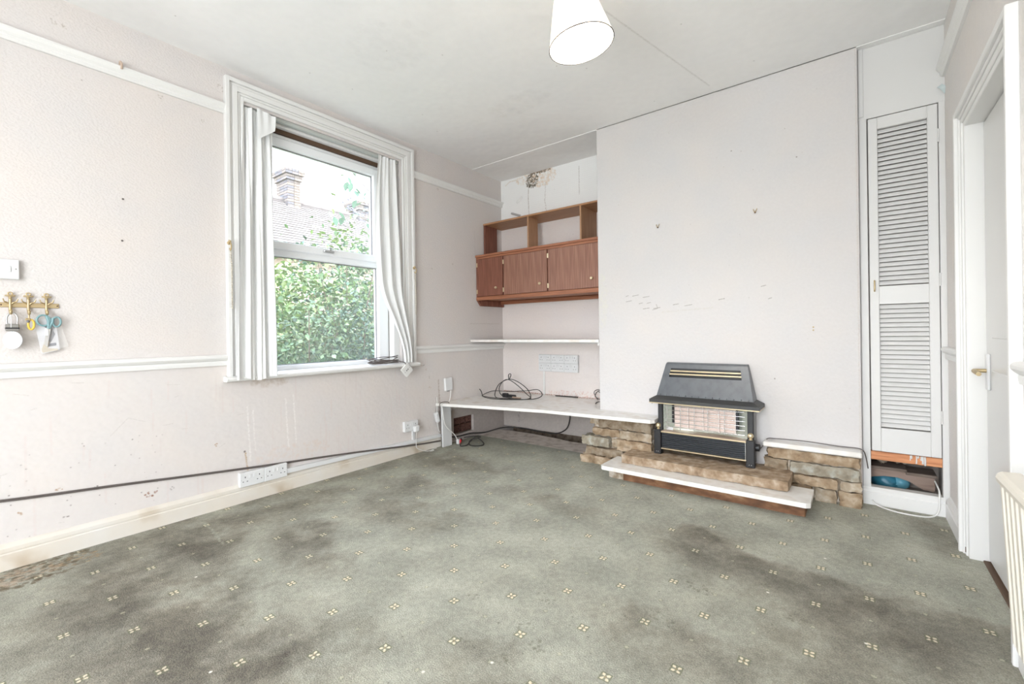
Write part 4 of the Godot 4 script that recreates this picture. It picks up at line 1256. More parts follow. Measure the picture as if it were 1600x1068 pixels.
	var cb := B.new(); cb.T.origin = o
	cb.box(Vector3(1.892, 0.3125, 0.548), Vector3(1.938, 0.333, 0.552), 0.001)
	put(cb, "data_card", M.plastic, t)
	b = B.new(); b.T.origin = o
	b.box(Vector3(1.868, 0.190, 0.55), Vector3(2.396, 0.302, 0.586), 0.002)
	var gr := put(b, "front_panel", M.black, t)
	var bar := B.new()
	bar.box(Vector3(-0.258, -0.0042, -0.007), Vector3(0.258, 0.0042, 0.007), 0.003)
	var bar_mesh := bar.mesh(mat(lin(0.055, 0.06, 0.07), 0.3, 0.3))
	for k in 8:
		var bi := put_mesh(bar_mesh, "grille_bar", gr)
		bi.position = Vector3(2.131, 0.203 + k * 0.0126, 0.592) + o
	for y in [[0.186, 0.1935], [0.2995, 0.3085]]:
		b = B.new(); b.T.origin = o
		b.box(Vector3(1.868, y[0], 0.585), Vector3(2.396, y[1], 0.603), 0.002)
		put(b, "brass_strip", M.pale_brass, t)
	b = B.new(); b.T.origin = o
	b.box(Vector3(2.389, 0.1935, 0.586), Vector3(2.394, 0.2995, 0.602), 0.001)
	put(b, "end_strip", M.chrome, t)
	# front posts with ball finials
	for x in [1.846, 2.4185]:
		b = B.new(); b.T.origin = o
		b.box(Vector3(x - 0.0235, 0.152, 0.562), Vector3(x + 0.0235, 0.318, 0.606), 0.004)
		b.box(Vector3(x - 0.0255, 0.150, 0.560), Vector3(x + 0.0255, 0.178, 0.608), 0.004)
		var po := put(b, "post", M.black, t)
		b = B.new(); b.T.origin = o
		b.lathe([Vector2(0.0, 0.316), Vector2(0.012, 0.316), Vector2(0.012, 0.320), Vector2(0.006, 0.324), Vector2(0.0075, 0.327), Vector2(0.0145, 0.333), Vector2(0.0172, 0.343), Vector2(0.0145, 0.353), Vector2(0.008, 0.359), Vector2(0.0, 0.361)], 16, Transform3D(Basis(), Vector3(x, 0, 0.584)))
		put(b, "finial", M.pale_brass, po)
		b = B.new(); b.T.origin = o
		for e in [-0.006, 0.006]: b.ball(Vector3(x + e, 0.168, 0.608), 0.003, 8)
		put(b, "screw", M.steel, po)
	b = B.new(); b.T.origin = o
	b.tube([Vector3(2.432, 0.268, 0.55), Vector3(2.462, 0.268, 0.55)], 0.022, 16)
	put(b, "control_knob", M.black, t)
	# thin lead over the plinth cap to the cupboard
	b = B.new()
	b.tube(spline([Vector3(2.455, 0.25, 0.53), Vector3(2.47, 0.27, 0.50), Vector3(2.492, 0.314, 0.478), Vector3(2.54, 0.318, 0.456), Vector3(2.7, 0.322, 0.455), Vector3(2.85, 0.316, 0.455), Vector3(2.94, 0.317, 0.456), Vector3(2.965, 0.305, 0.458), Vector3(2.975, 0.27, 0.43), Vector3(2.985, 0.20, 0.41)], 6), 0.0028, 6)
	tag(put(b, "thermocouple_lead", M.brown_cable), "thin brown lead from the fire along the white plinth cap", "cable")

# ---------------------------------------------------------------- alcove: wall unit, shelf, bench, sockets, leads
func build_alcove() -> void:
	var t := thing("wall_unit", "brown wooden wall unit with three doors and open shelf in alcove", "wall unit", Vector3(0.66, 1.3, 0.2))
	var o := -t.position
	var nb := func() -> B:
		var q := B.new(); q.T.origin = o
		return q
	var b: B = nb.call()
	b.box(Vector3(0.002, 1.735, 0.004), Vector3(1.333, 1.755, 0.422), 0.003)
	put(b, "counter_board", M.wood_rail, t)
	b = nb.call()
	b.box(Vector3(0.002, 1.716, 0.385), Vector3(1.333, 1.735, 0.409), 0.001)
	put(b, "top_rail", M.wood_rail, t)
	b = nb.call()
	b.box(Vector3(0.002, 1.315, 0.385), Vector3(1.333, 1.350, 0.412), 0.003)
	put(b, "bottom_rail", M.wood_rail, t)
	b = nb.call()
	b.box(Vector3(0.002, 1.325, 0.06), Vector3(1.333, 1.340, 0.386))
	put(b, "bottom_board", M.wood_rail, t)
	b = nb.call()
	b.box(Vector3(0.002, 1.316, 0.004), Vector3(0.016, 1.735, 0.408), 0.002)
	put(b, "side_panel", M.wood_red, t)
	for x in [0.338, 0.830]:
		b = nb.call()
		b.box(Vector3(x, 1.340, 0.10), Vector3(x + 0.014, 1.735, 0.398))
		put(b, "divider", M.wood_red, t)
	b = nb.call()
	b.box(Vector3(0.002, 1.325, 0.004), Vector3(1.333, 1.735, 0.014))
	put(b, "back_panel", M.wood_red, t)
	var doors := [[0.018, 0.334, M.wood_red, 0.263, 1.424], [0.347, 0.827, M.wood_door, 0.760, 1.425], [0.842, 1.332, M.wood_door, 1.263, 1.429]]
	for d in doors:
		b = nb.call()
		b.box(Vector3(d[0], 1.353, 0.392), Vector3(d[1], 1.714, 0.410), 0.002)
		var dr := put(b, "door", d[2], t)
		b = nb.call()
		b.lathe([Vector2(0.0, 0.0), Vector2(0.008, 0.0), Vector2(0.006, 0.008), Vector2(0.011, 0.013), Vector2(0.0125, 0.019), Vector2(0.009, 0.025), Vector2(0, 0.027)], 14, Transform3D(Basis(Vector3(1, 0, 0), PI / 2), Vector3(d[3], d[4], 0.409)))
		put(b, "knob", M.pale_brass, dr)
		for y in [1.66, 1.40]:
			b = nb.call()
			var hx: float = d[0] - 0.002
			b.box(Vector3(hx - 0.008, y - 0.02, 0.398), Vector3(hx + 0.006, y + 0.02, 0.4125), 0.001)
			put(b, "hinge", M.pale_brass, dr)
	b = nb.call() # bracket on the window wall and batten below
	b.prism([Vector2(-0.005, 1.316), Vector2(-0.405, 1.316), Vector2(-0.36, 1.264), Vector2(-0.005, 1.264)], 0.002, 0.024, Transform3D(Basis(Vector3(0, 0, -1), Vector3(0, 1, 0), Vector3(1, 0, 0)), Vector3.ZERO))
	put(b, "bracket", M.wood_red, t)
	b = nb.call()
	b.box(Vector3(0.026, 1.290, 0.03), Vector3(1.333, 1.322, 0.062), 0.002)
	put(b, "batten", M.wood_rail, t)
	# open shelf above
	b = nb.call()
	b.box(Vector3(0.002, 2.070, 0.004), Vector3(1.333, 2.086, 0.297), 0.002)
	put(b, "top_board", M.wood_board, t)
	b = nb.call()
	b.box(Vector3(0.004, 1.755, 0.10), Vector3(0.022, 2.070, 0.293), 0.002)
	put(b, "upright", M.wood_red, t)
	b = nb.call()
	b.box(Vector3(0.540, 1.755, 0.135), Vector3(0.555, 2.070, 0.293), 0.002)
	put(b, "upright", M.wood_light, t)
	b = nb.call()
	b.box(Vector3(1.090, 1.755, 0.004), Vector3(1.105, 2.070, 0.293), 0.002)
	put(b, "upright", M.wood_light, t)

	# curl of loose paper and a torn strip on the stripped wall
	b = B.new()
	b.T = Transform3D(Basis(Vector3(0, 0, 1), -0.38), Vector3(0.20, 2.205, 0.002))
	b.sheet(10, 4, func(u: float, v: float): return Vector3((u - 0.5) * 0.13, (v - 0.5) * 0.022, 0.012 * sin(v * PI) + 0.002))
	tag(put(b, "torn_paper", mat(lin(0.45, 0.43, 0.42), 0.9)), "grey strip of torn wallpaper hanging above the wall unit", "paper strip")
	b = B.new()
	b.T = Transform3D(Basis(Vector3(0, 0, 1), 0.6), Vector3(0.245, 2.345, 0.002))
	b.sheet(8, 4, func(u: float, v: float): return Vector3((u - 0.5) * 0.09, (v - 0.5) * 0.024 + 0.02 * (u - 0.5) * (u - 0.5), 0.016 * v * sin(u * PI)))
	tag(put(b, "peeling_paper", mat(lin(0.80, 0.79, 0.77), 0.9)), "white curl of peeling paint below the mould patch", "paint flake")

	# dado-height shelf
	b = B.new()
	b.prism([Vector2(0.002, -0.003), Vector2(1.333, -0.003), Vector2(1.333, -0.452), Vector2(0.002, -0.500)], 0.913, 0.934, Transform3D(Basis(Vector3(1, 0, 0), Vector3(0, 0, -1), Vector3(0, 1, 0)), Vector3.ZERO))
	tag(put(b, "alcove_shelf", M.plastic_shelf), "thin white shelf across the alcove below the wall unit", "shelf")
	b = B.new()
	b.box(Vector3(0.03, 0.888, 0.0), Vector3(1.333, 0.913, 0.02), 0.003)
	b.box(Vector3(1.315, 0.888, 0.02), Vector3(1.334, 0.913, 0.44), 0.003)
	tag(put(b, "shelf_batten", M.gloss), "white batten carrying the alcove shelf", "batten")

	# bench
	t = thing("bench", "long white board bench running from the window wall to the fire", "bench", Vector3(0.9, 0.36, 0.4))
	o = -t.position
	b = B.new(); b.T.origin = o
	b.prism([Vector2(0.002, -0.003), Vector2(1.330, -0.003), Vector2(1.330, -0.452), Vector2(1.832, -0.452), Vector2(1.836, -0.63), Vector2(1.815, -0.658), Vector2(1.45, -0.690), Vector2(0.984, -0.722), Vector2(0.5, -0.83), Vector2(0.002, -0.960)], 0.361, 0.385, Transform3D(Basis(Vector3(1, 0, 0), Vector3(0, 0, -1), Vector3(0, 1, 0)), Vector3.ZERO))
	put(b, "board", M.plastic_shelf, t)
	b = B.new(); b.T.origin = o
	b.T = b.T * Transform3D(Basis(Vector3(0, 0, 1), 0.03), Vector3(0.062, 0.0, 0.89))
	b.box(Vector3(-0.009, 0.001, -0.058), Vector3(0.009, 0.361, 0.050), 0.002)
	put(b, "leg_board", mat(lin(0.66, 0.66, 0.66), 0.5), t)

	# six double sockets on the alcove wall
	var rowname := ["top", "bottom"]; var colname := ["left", "middle", "right"]
	for r in 2:
		for c in 3:
			socket(Vector3(0.543 + c * 0.1457, 0.740 - r * 0.0815, 0.0), 0.0, "white double socket, %s row %s of six in the alcove" % [rowname[r], colname[c]], "alcove sockets", Vector2(0.1452, 0.0808))
	b = B.new()
	b.box(Vector3(0.508, 0.386, 0.0), Vector3(0.527, 0.618, 0.012), 0.002)
	tag(put(b, "conduit", M.gloss), "white conduit strip from the alcove sockets to the bench", "conduit")

	# black lead thrown on the bench
	t = thing("black_lead", "tangled black mains lead lying on the bench", "cable", Vector3(0.25, 0.385, 0.3))
	o = -t.position
	b = B.new(); b.T.origin = o
	var y := 0.39
	b.tube(spline([Vector3(0.02, 0.475, 0.40), Vector3(0.06, 0.45, 0.42), Vector3(0.12, y, 0.45), Vector3(0.30, y, 0.50), Vector3(0.5, y, 0.42), Vector3(0.56, y, 0.3), Vector3(0.45, 0.43, 0.22), Vector3(0.36, 0.52, 0.22),
		Vector3(0.26, 0.60, 0.24), Vector3(0.22, 0.58, 0.28), Vector3(0.22, 0.50, 0.34), Vector3(0.30, 0.42, 0.40), Vector3(0.45, y, 0.40), Vector3(0.55, y, 0.30), Vector3(0.48, 0.47, 0.22), Vector3(0.36, 0.56, 0.2), Vector3(0.24, 0.60, 0.2), Vector3(0.16, 0.54, 0.26),
		Vector3(0.17, 0.44, 0.34), Vector3(0.25, y, 0.42), Vector3(0.42, y, 0.45), Vector3(0.6, y, 0.32), Vector3(0.62, 0.42, 0.20), Vector3(0.52, 0.47, 0.12), Vector3(0.40, 0.45, 0.15), Vector3(0.22, 0.43, 0.2), Vector3(0.10, 0.44, 0.28),
		Vector3(0.04, 0.40, 0.36), Vector3(0.10, y, 0.43), Vector3(0.3, y, 0.44), Vector3(0.5, y, 0.38)], 7), 0.0045, 6)
	for i in b.v.size(): b.v[i].y *= 0.72
	put(b, "flex", M.rubber, t)
	b = B.new(); b.T.origin = o
	b.tube(spline([Vector3(0.245, 0.60, 0.22), Vector3(0.235, 0.66, 0.21), Vector3(0.25, 0.675, 0.2), Vector3(0.262, 0.65, 0.21), Vector3(0.25, 0.60, 0.22)], 6), 0.0045, 6)
	for i in b.v.size(): b.v[i].y *= 0.72
	put(b, "flex_loop", M.rubber, t)
	b = B.new(); b.T.origin = o
	b.box(Vector3(0.27, 0.386, 0.32), Vector3(0.33, 0.425, 0.37), 0.01)
	b.box(Vector3(0.33, 0.388, 0.325), Vector3(0.42, 0.415, 0.36), 0.008)
	put(b, "plug", M.black, t)
	b = B.new(); b.T.origin = o
	b.box(Vector3(0.40, 0.388, 0.36), Vector3(0.50, 0.402, 0.38), 0.004)
	put(b, "plug_pins", M.copper, t)
	# little tangle by the chimney breast and lead along the wall
	b = B.new()
	b.tube(spline([Vector3(0.66, 0.39, 0.03), Vector3(0.8, 0.39, 0.02), Vector3(0.9, 0.392, 0.025)], 5), 0.005, 6)
	tag(put(b, "short_lead", M.rubber), "short dark lead lying against the wall on the bench", "cable")
	b = B.new()
	b.tube(spline([Vector3(1.12, 0.39, 0.06), Vector3(1.08, 0.45, 0.05), Vector3(1.12, 0.48, 0.06), Vector3(1.18, 0.46, 0.07), Vector3(1.15, 0.40, 0.06), Vector3(1.09, 0.42, 0.05), Vector3(1.14, 0.47, 0.08), Vector3(1.2, 0.40, 0.1), Vector3(1.17, 0.39, 0.16), Vector3(1.19, 0.39, 0.24)], 6), 0.004, 6)
	tag(put(b, "brown_lead", M.brown_cable), "small tangle of brown lead beside the chimney breast", "cable")
	# leads around the bench leg and on the carpet
	t = thing("white_plug_lead", "white lead with red and white plug hanging behind the bench leg", "cable", Vector3(0.08, 0.0, 0.8))
	o = -t.position
	b = B.new(); b.T.origin = o
	b.tube(spline([Vector3(0.03, 0.482, 0.80), Vector3(0.03, 0.39, 0.82), Vector3(0.05, 0.392, 0.90), Vector3(0.072, 0.385, 0.954), Vector3(0.082, 0.34, 0.955), Vector3(0.088, 0.20, 0.93), Vector3(0.095, 0.10, 0.83), Vector3(0.10, 0.045, 0.795)], 6), 0.004, 6)
	put(b, "flex", M.white_cable, t)
	b = B.new(); b.T.origin = o
	b.box(Vector3(0.085, 0.004, 0.765), Vector3(0.115, 0.046, 0.80), 0.006)
	var pl := put(b, "plug", M.plastic, t)
	b = B.new(); b.T.origin = o
	b.box(Vector3(0.104, 0.006, 0.762), Vector3(0.122, 0.044, 0.783), 0.004)
	put(b, "red_face", M.red, pl)
	b = B.new()
	b.tube(spline([Vector3(0.05, 0.03, 0.70), Vector3(0.10, 0.03, 0.74), Vector3(0.14, 0.006, 0.80), Vector3(0.18, 0.006, 0.83), Vector3(0.20, 0.006, 0.78), Vector3(0.17, 0.02, 0.70), Vector3(0.2, 0.05, 0.66), Vector3(0.26, 0.02, 0.64), Vector3(0.31, 0.006, 0.68), Vector3(0.30, 0.006, 0.74), Vector3(0.22, 0.006, 0.76), Vector3(0.17, 0.03, 0.70), Vector3(0.22, 0.05, 0.62), Vector3(0.12, 0.04, 0.6), Vector3(0.05, 0.03, 0.66)], 6), 0.005, 6)
	tag(put(b, "black_flex", M.rubber), "black flex curled on the carpet beside the bench leg", "cable")
	b = B.new()
	b.tube(spline([Vector3(0.02, 0.10, 0.92), Vector3(0.02, 0.05, 0.75), Vector3(0.03, 0.045, 0.55), Vector3(0.04, 0.02, 0.35), Vector3(0.08, 0.03, 0.12), Vector3(0.25, 0.03, 0.03), Vector3(0.6, 0.02, 0.02), Vector3(0.74, 0.06, 0.02), Vector3(0.80, 0.15, 0.015), Vector3(0.82, 0.36, 0.015)], 6), 0.006, 6)
	tag(put(b, "wall_flex", M.rubber), "dark cable running along the wall foot under the bench", "cable")
	b = B.new()
	b.box(Vector3(0.004, 0.135, 0.74), Vector3(0.02, 0.150, 0.45), 0.001)
	# white adapter hanging by the bench end
	t = thing("hanging_adapter", "small white adapter hanging on cords at the bench end", "adapter", Vector3(0.03, 0.2, 0.965))
	o = -t.position
	b = B.new(); b.T.origin = o
	b.T = b.T * Transform3D(Basis(Vector3(1, 0, 0), 0.3), Vector3(0.03, 0.265, 0.972))
	b.box(Vector3(-0.018, -0.045, -0.018), Vector3(0.018, 0.045, 0.018), 0.008)
	put(b, "adapter", M.plastic, t)
	for w in 2:
		b = B.new(); b.T.origin = o
		if w == 0: b.tube(spline([Vector3(0.012, 0.44, 0.955), Vector3(0.03, 0.40, 0.968), Vector3(0.032, 0.36, 0.972), Vector3(0.032, 0.305, 0.975)], 5), 0.003, 6)
		else: b.tube(spline([Vector3(0.03, 0.22, 0.972), Vector3(0.03, 0.19, 0.966), Vector3(0.025, 0.15, 0.95), Vector3(0.022, 0.125, 0.93)], 5), 0.003, 6)
		put(b, "cord", M.white_cable, t)
	b = B.new(); b.T.origin = o
	b.tube(spline([Vector3(0.06, 0.34, 0.966), Vector3(0.065, 0.385, 0.972), Vector3(0.07, 0.397, 0.935), Vector3(0.09, 0.394, 0.90), Vector3(0.11, 0.388, 0.90)], 6), 0.004, 6)
	put(b, "dark_cord", M.brown_cable, t)

func socket(at: Vector3, turn: float, label: String, group: String, size := Vector2(0.146, 0.086), depth := 0.032) -> Node3D:
	var t := thing("double_socket", label, "socket", at, group)
	t.rotation.y = turn
	var b := B.new()
	b.box(Vector3(-size.x / 2, -size.y / 2, 0.0), Vector3(size.x / 2, size.y / 2, depth), 0.003)
	put(b, "faceplate", M.plastic, t)
	for s in [-1, 1]:
		b = B.new()
		var cx: float = s * 0.040
		b.box(Vector3(s * 0.012 - 0.007, 0.008, depth - 0.002), Vector3(s * 0.012 + 0.007, 0.028, depth + 0.003), 0.001)
		put(b, "switch", M.plastic, t)
		b = B.new()
		b.box(Vector3(cx - 0.0022, 0.010, depth - 0.001), Vector3(cx + 0.0022, 0.019, depth + 0.0006))
		b.box(Vector3(cx - 0.015, -0.013, depth - 0.001), Vector3(cx - 0.008, -0.009, depth + 0.0006))
		b.box(Vector3(cx + 0.008, -0.013, depth - 0.001), Vector3(cx + 0.015, -0.009, depth + 0.0006))
		put(b, "pin_slots", M.slot, t)
		b = B.new()
		b.ball(Vector3(s * 0.0605, 0.0, depth - 0.001), 0.0028, 8)
		put(b, "screw", M.steel, t)
	return t

# ---------------------------------------------------------------- things on the window wall
func build_left_wall_items() -> void:
	var b: B
	var t: Node3D
	var o: Vector3
	socket(Vector3(0, 0.138, 2.479), PI / 2, "white double socket above the skirting, farther left of a pair", "skirting sockets", Vector2(0.139, 0.086))
	socket(Vector3(0, 0.138, 2.339), PI / 2, "white double socket above the skirting with trunking at its side", "skirting sockets", Vector2(0.139, 0.086))
	t = socket(Vector3(0, 0.238, 1.253), PI / 2, "white double socket below the window's alcove side with plug inserted", "window wall sockets", Vector2(0.142, 0.084), 0.03)
	t = thing("plug", "white plug pushed into the socket near the bench", "plug", Vector3(0.03, 0.21, 1.222))
	o = -t.position
	b = B.new(); b.T.origin = o
	b.box(Vector3(0.031, 0.188, 1.198), Vector3(0.068, 0.24, 1.246), 0.008)
	put(b, "plug_body", M.plastic, t)
	b = B.new(); b.T.origin = o
	b.tube(spline([Vector3(0.05, 0.19, 1.222), Vector3(0.048, 0.15, 1.222), Vector3(0.045, 0.10, 1.22), Vector3(0.05, 0.05, 1.215), Vector3(0.055, 0.006, 1.12), Vector3(0.07, 0.006, 1.06), Vector3(0.09, 0.006, 1.07), Vector3(0.08, 0.006, 1.10), Vector3(0.055, 0.006, 1.05), Vector3(0.05, 0.006, 1.0)], 5), 0.0028, 6)
	put(b, "flex", M.white_cable, t)
	b = B.new()
	b.box(Vector3(0.0, 0.118, 1.205), Vector3(0.016, 0.197, 1.232), 0.002)
	tag(put(b, "riser_trunking", M.plastic), "short upright white trunking below the socket with the plug", "trunking")
	# sloping trunking
	b = B.new()
	b.prism([Vector2(-2.268, 0.112), Vector2(-0.925, 0.086), Vector2(-0.925, 0.112), Vector2(-2.268, 0.140)], 0.0, 0.030, Transform3D(Basis(Vector3(0, 0, -1), Vector3(0, 1, 0), Vector3(1, 0, 0)), Vector3.ZERO))
	tag(put(b, "cable_trunking", M.plastic), "long white trunking sloping along the skirting towards the bench", "trunking")
	# twin dark cables clipped along the wall
	t = thing("dark_cables", "pair of dark cables sagging along the lower window wall", "cable", Vector3(0.0, 0.04, 2.4))
	o = -t.position
	for k in 2:
		b = B.new(); b.T.origin = o
		var e := k * 0.0065
		b.tube(spline([Vector3(0.008, 0.385 - e, 4.09), Vector3(0.008, 0.305 - e, 3.48), Vector3(0.008, 0.266 - e, 3.1), Vector3(0.008, 0.231 - e, 2.779), Vector3(0.012, 0.193 - e, 2.4), Vector3(0.012, 0.160 - e, 2.03), Vector3(0.034, 0.136 - e, 1.73), Vector3(0.036, 0.10 - e, 1.4), Vector3(0.028, 0.072 - e, 1.15), Vector3(0.026, 0.055 - e, 0.93)], 6), 0.0033, 6)
		put(b, "flex", M.brown_cable, t)
	# phone point
	t = thing("phone_point", "white junction box on the wall above the bench end", "junction box", Vector3(0, 0.54, 0.815))
	b = B.new()
	b.T = Transform3D(Basis(Vector3(1, 0, 0), 0.05), Vector3.ZERO)
	b.box(Vector3(0, -0.058, -0.045), Vector3(0.026, 0.058, 0.045), 0.005)
	put(b, "cover", M.plastic, t)
	b = B.new()
	b.box(Vector3(0.002, -0.066, -0.012), Vector3(0.018, -0.056, 0.012), 0.002)
	put(b, "jack", M.grey_slot, t)
	# blank control plate at the left edge
	t = thing("switch_plate", "white wall plate with square rocker above the key hooks", "switch", Vector3(0, 1.304, 3.489))
	b = B.new()
	b.T = Transform3D(Basis(Vector3(1, 0, 0), 0.0), Vector3.ZERO)
	b.box(Vector3(0, -0.043, -0.073), Vector3(0.022, 0.043, 0.073), 0.003)
	put(b, "plate", M.plastic, t)
	b = B.new()
	b.box(Vector3(0.02, -0.012, -0.048), Vector3(0.025, 0.014, -0.030), 0.001)
	put(b, "rocker", M.plastic, t)
	b = B.new()
	b.ball(Vector3(0.0215, 0.002, -0.062), 0.0035, 8)
	put(b, "screw", M.steel, t)
	build_key_hooks()
	# nails, hooks and hold-backs
	for q in [[1.702, 3.059, "small nail hole screw in the wall, upper of two"], [1.49, 3.064, "small nail hole screw in the wall, lower of two"]]:
		b = B.new()
		b.T = Transform3D(Basis(Vector3(0, 0, 1), -PI / 2), Vector3(0, q[0], q[1]))
		b.lathe([Vector2(0, 0.006), Vector2(0.004, 0.005), Vector2(0.005, 0.002), Vector2(0.0045, 0.0), Vector2(0, 0)], 10)
		tag(put(b, "screw", M.brown_cable), q[2], "screw", "wall screws")
	b = B.new()
	b.tube(spline([Vector3(0.038, 2.345, 3.065), Vector3(0.04, 2.37, 3.065), Vector3(0.025, 2.385, 3.067), Vector3(0.012, 2.372, 3.066), Vector3(0.014, 2.363, 3.065)], 5), 0.005, 7)
	tag(put(b, "picture_hook", mat(lin(0.55, 0.42, 0.33), 0.5)), "dull metal picture hook over the picture rail", "hook")
	for q in [[2.592, "brass hold-back with bead chain left of the window"], [1.215, "brass hold-back with bead chain right of the window"]]:
		t = thing("curtain_holdback", q[1], "hold-back", Vector3(0.036, 1.53, q[0]), "curtain hold-backs")
		b = B.new()
		b.lathe([Vector2(0, 0), Vector2(0.011, 0), Vector2(0.011, 0.003), Vector2(0.004, 0.006), Vector2(0.004, 0.014)], 12, Transform3D(Basis(Vector3(0, 0, 1), -PI / 2), Vector3(0, 0.015, 0)))
		b.tube(spline([Vector3(0.012, 0.015, 0), Vector3(0.026, 0.012, 0), Vector3(0.032, -0.008, 0), Vector3(0.026, -0.026, 0), Vector3(0.016, -0.028, 0), Vector3(0.012, -0.016, 0)], 5), 0.004, 7)
		b.ball(Vector3(0.012, 0.024, 0), 0.008, 10)
		put(b, "hook", M.brass, t)
		b = B.new()
		for k in 34: b.ball(Vector3(0.018 - 0.010 * minf(k / 6.0, 1.0) + (0.003 if k % 2 else 0.0), -0.03 - k * 0.0102, -0.010 * minf(k / 8.0, 1.0)), 0.0052, 6)
		put(b, "bead_chain", mat(lin(0.62, 0.57, 0.48), 0.4), t)
	# coil of cable on the sill
	t = thing("cable_coil", "coil of dark cable lying on the window sill", "cable", Vector3(0.012, 0.765, 1.51))
	b = B.new()
	var pts := []
	var rg := RandomNumberGenerator.new(); rg.seed = 4
	for k in 90:
		var a := k * TAU / 13.0
		var rr := 1.0 + rg.randf_range(-0.22, 0.08)
		pts.append(Vector3(cos(a) * 0.046 * rr, 0.006 + 0.058 * (k / 90.0) * (0.6 + 0.4 * sin(k * 0.37)), sin(a) * 0.135 * rr))
	b.tube(spline(pts, 3), 0.0030, 6)
	put(b, "coil", M.brown_cable, t)
	b = B.new()
	b.tube(spline([Vector3(0.0, 0.02, -0.13), Vector3(0.03, 0.012, -0.15), Vector3(0.060, 0.004, -0.16), Vector3(0.066, -0.02, -0.17)], 5), 0.0038, 6)
	put(b, "tail", M.brown_cable, t)
	t = thing("loose_outlet", "white square outlet plate dangling below the window sill", "outlet", Vector3(0.078, 0.71, 1.332))
	b = B.new()
	b.T = Transform3D(Basis(Vector3(1, 0, 0), 0.72), Vector3.ZERO)
	b.box(Vector3(-0.012, -0.043, -0.043), Vector3(0.004, 0.043, 0.043), 0.003)
	put(b, "plate", M.gloss, t)
	b = B.new()
	b.T = Transform3D(Basis(Vector3(1, 0, 0), 0.72), Vector3.ZERO)
	for z in [-0.008, 0.008]: b.box(Vector3(0.003, -0.004, z - 0.004), Vector3(0.005, 0.004, z + 0.004))
	for z in [-0.03, 0.03]: b.box(Vector3(0.003, -0.002, z - 0.002), Vector3(0.005, 0.002, z + 0.002))
	put(b, "contacts", M.slot, t)

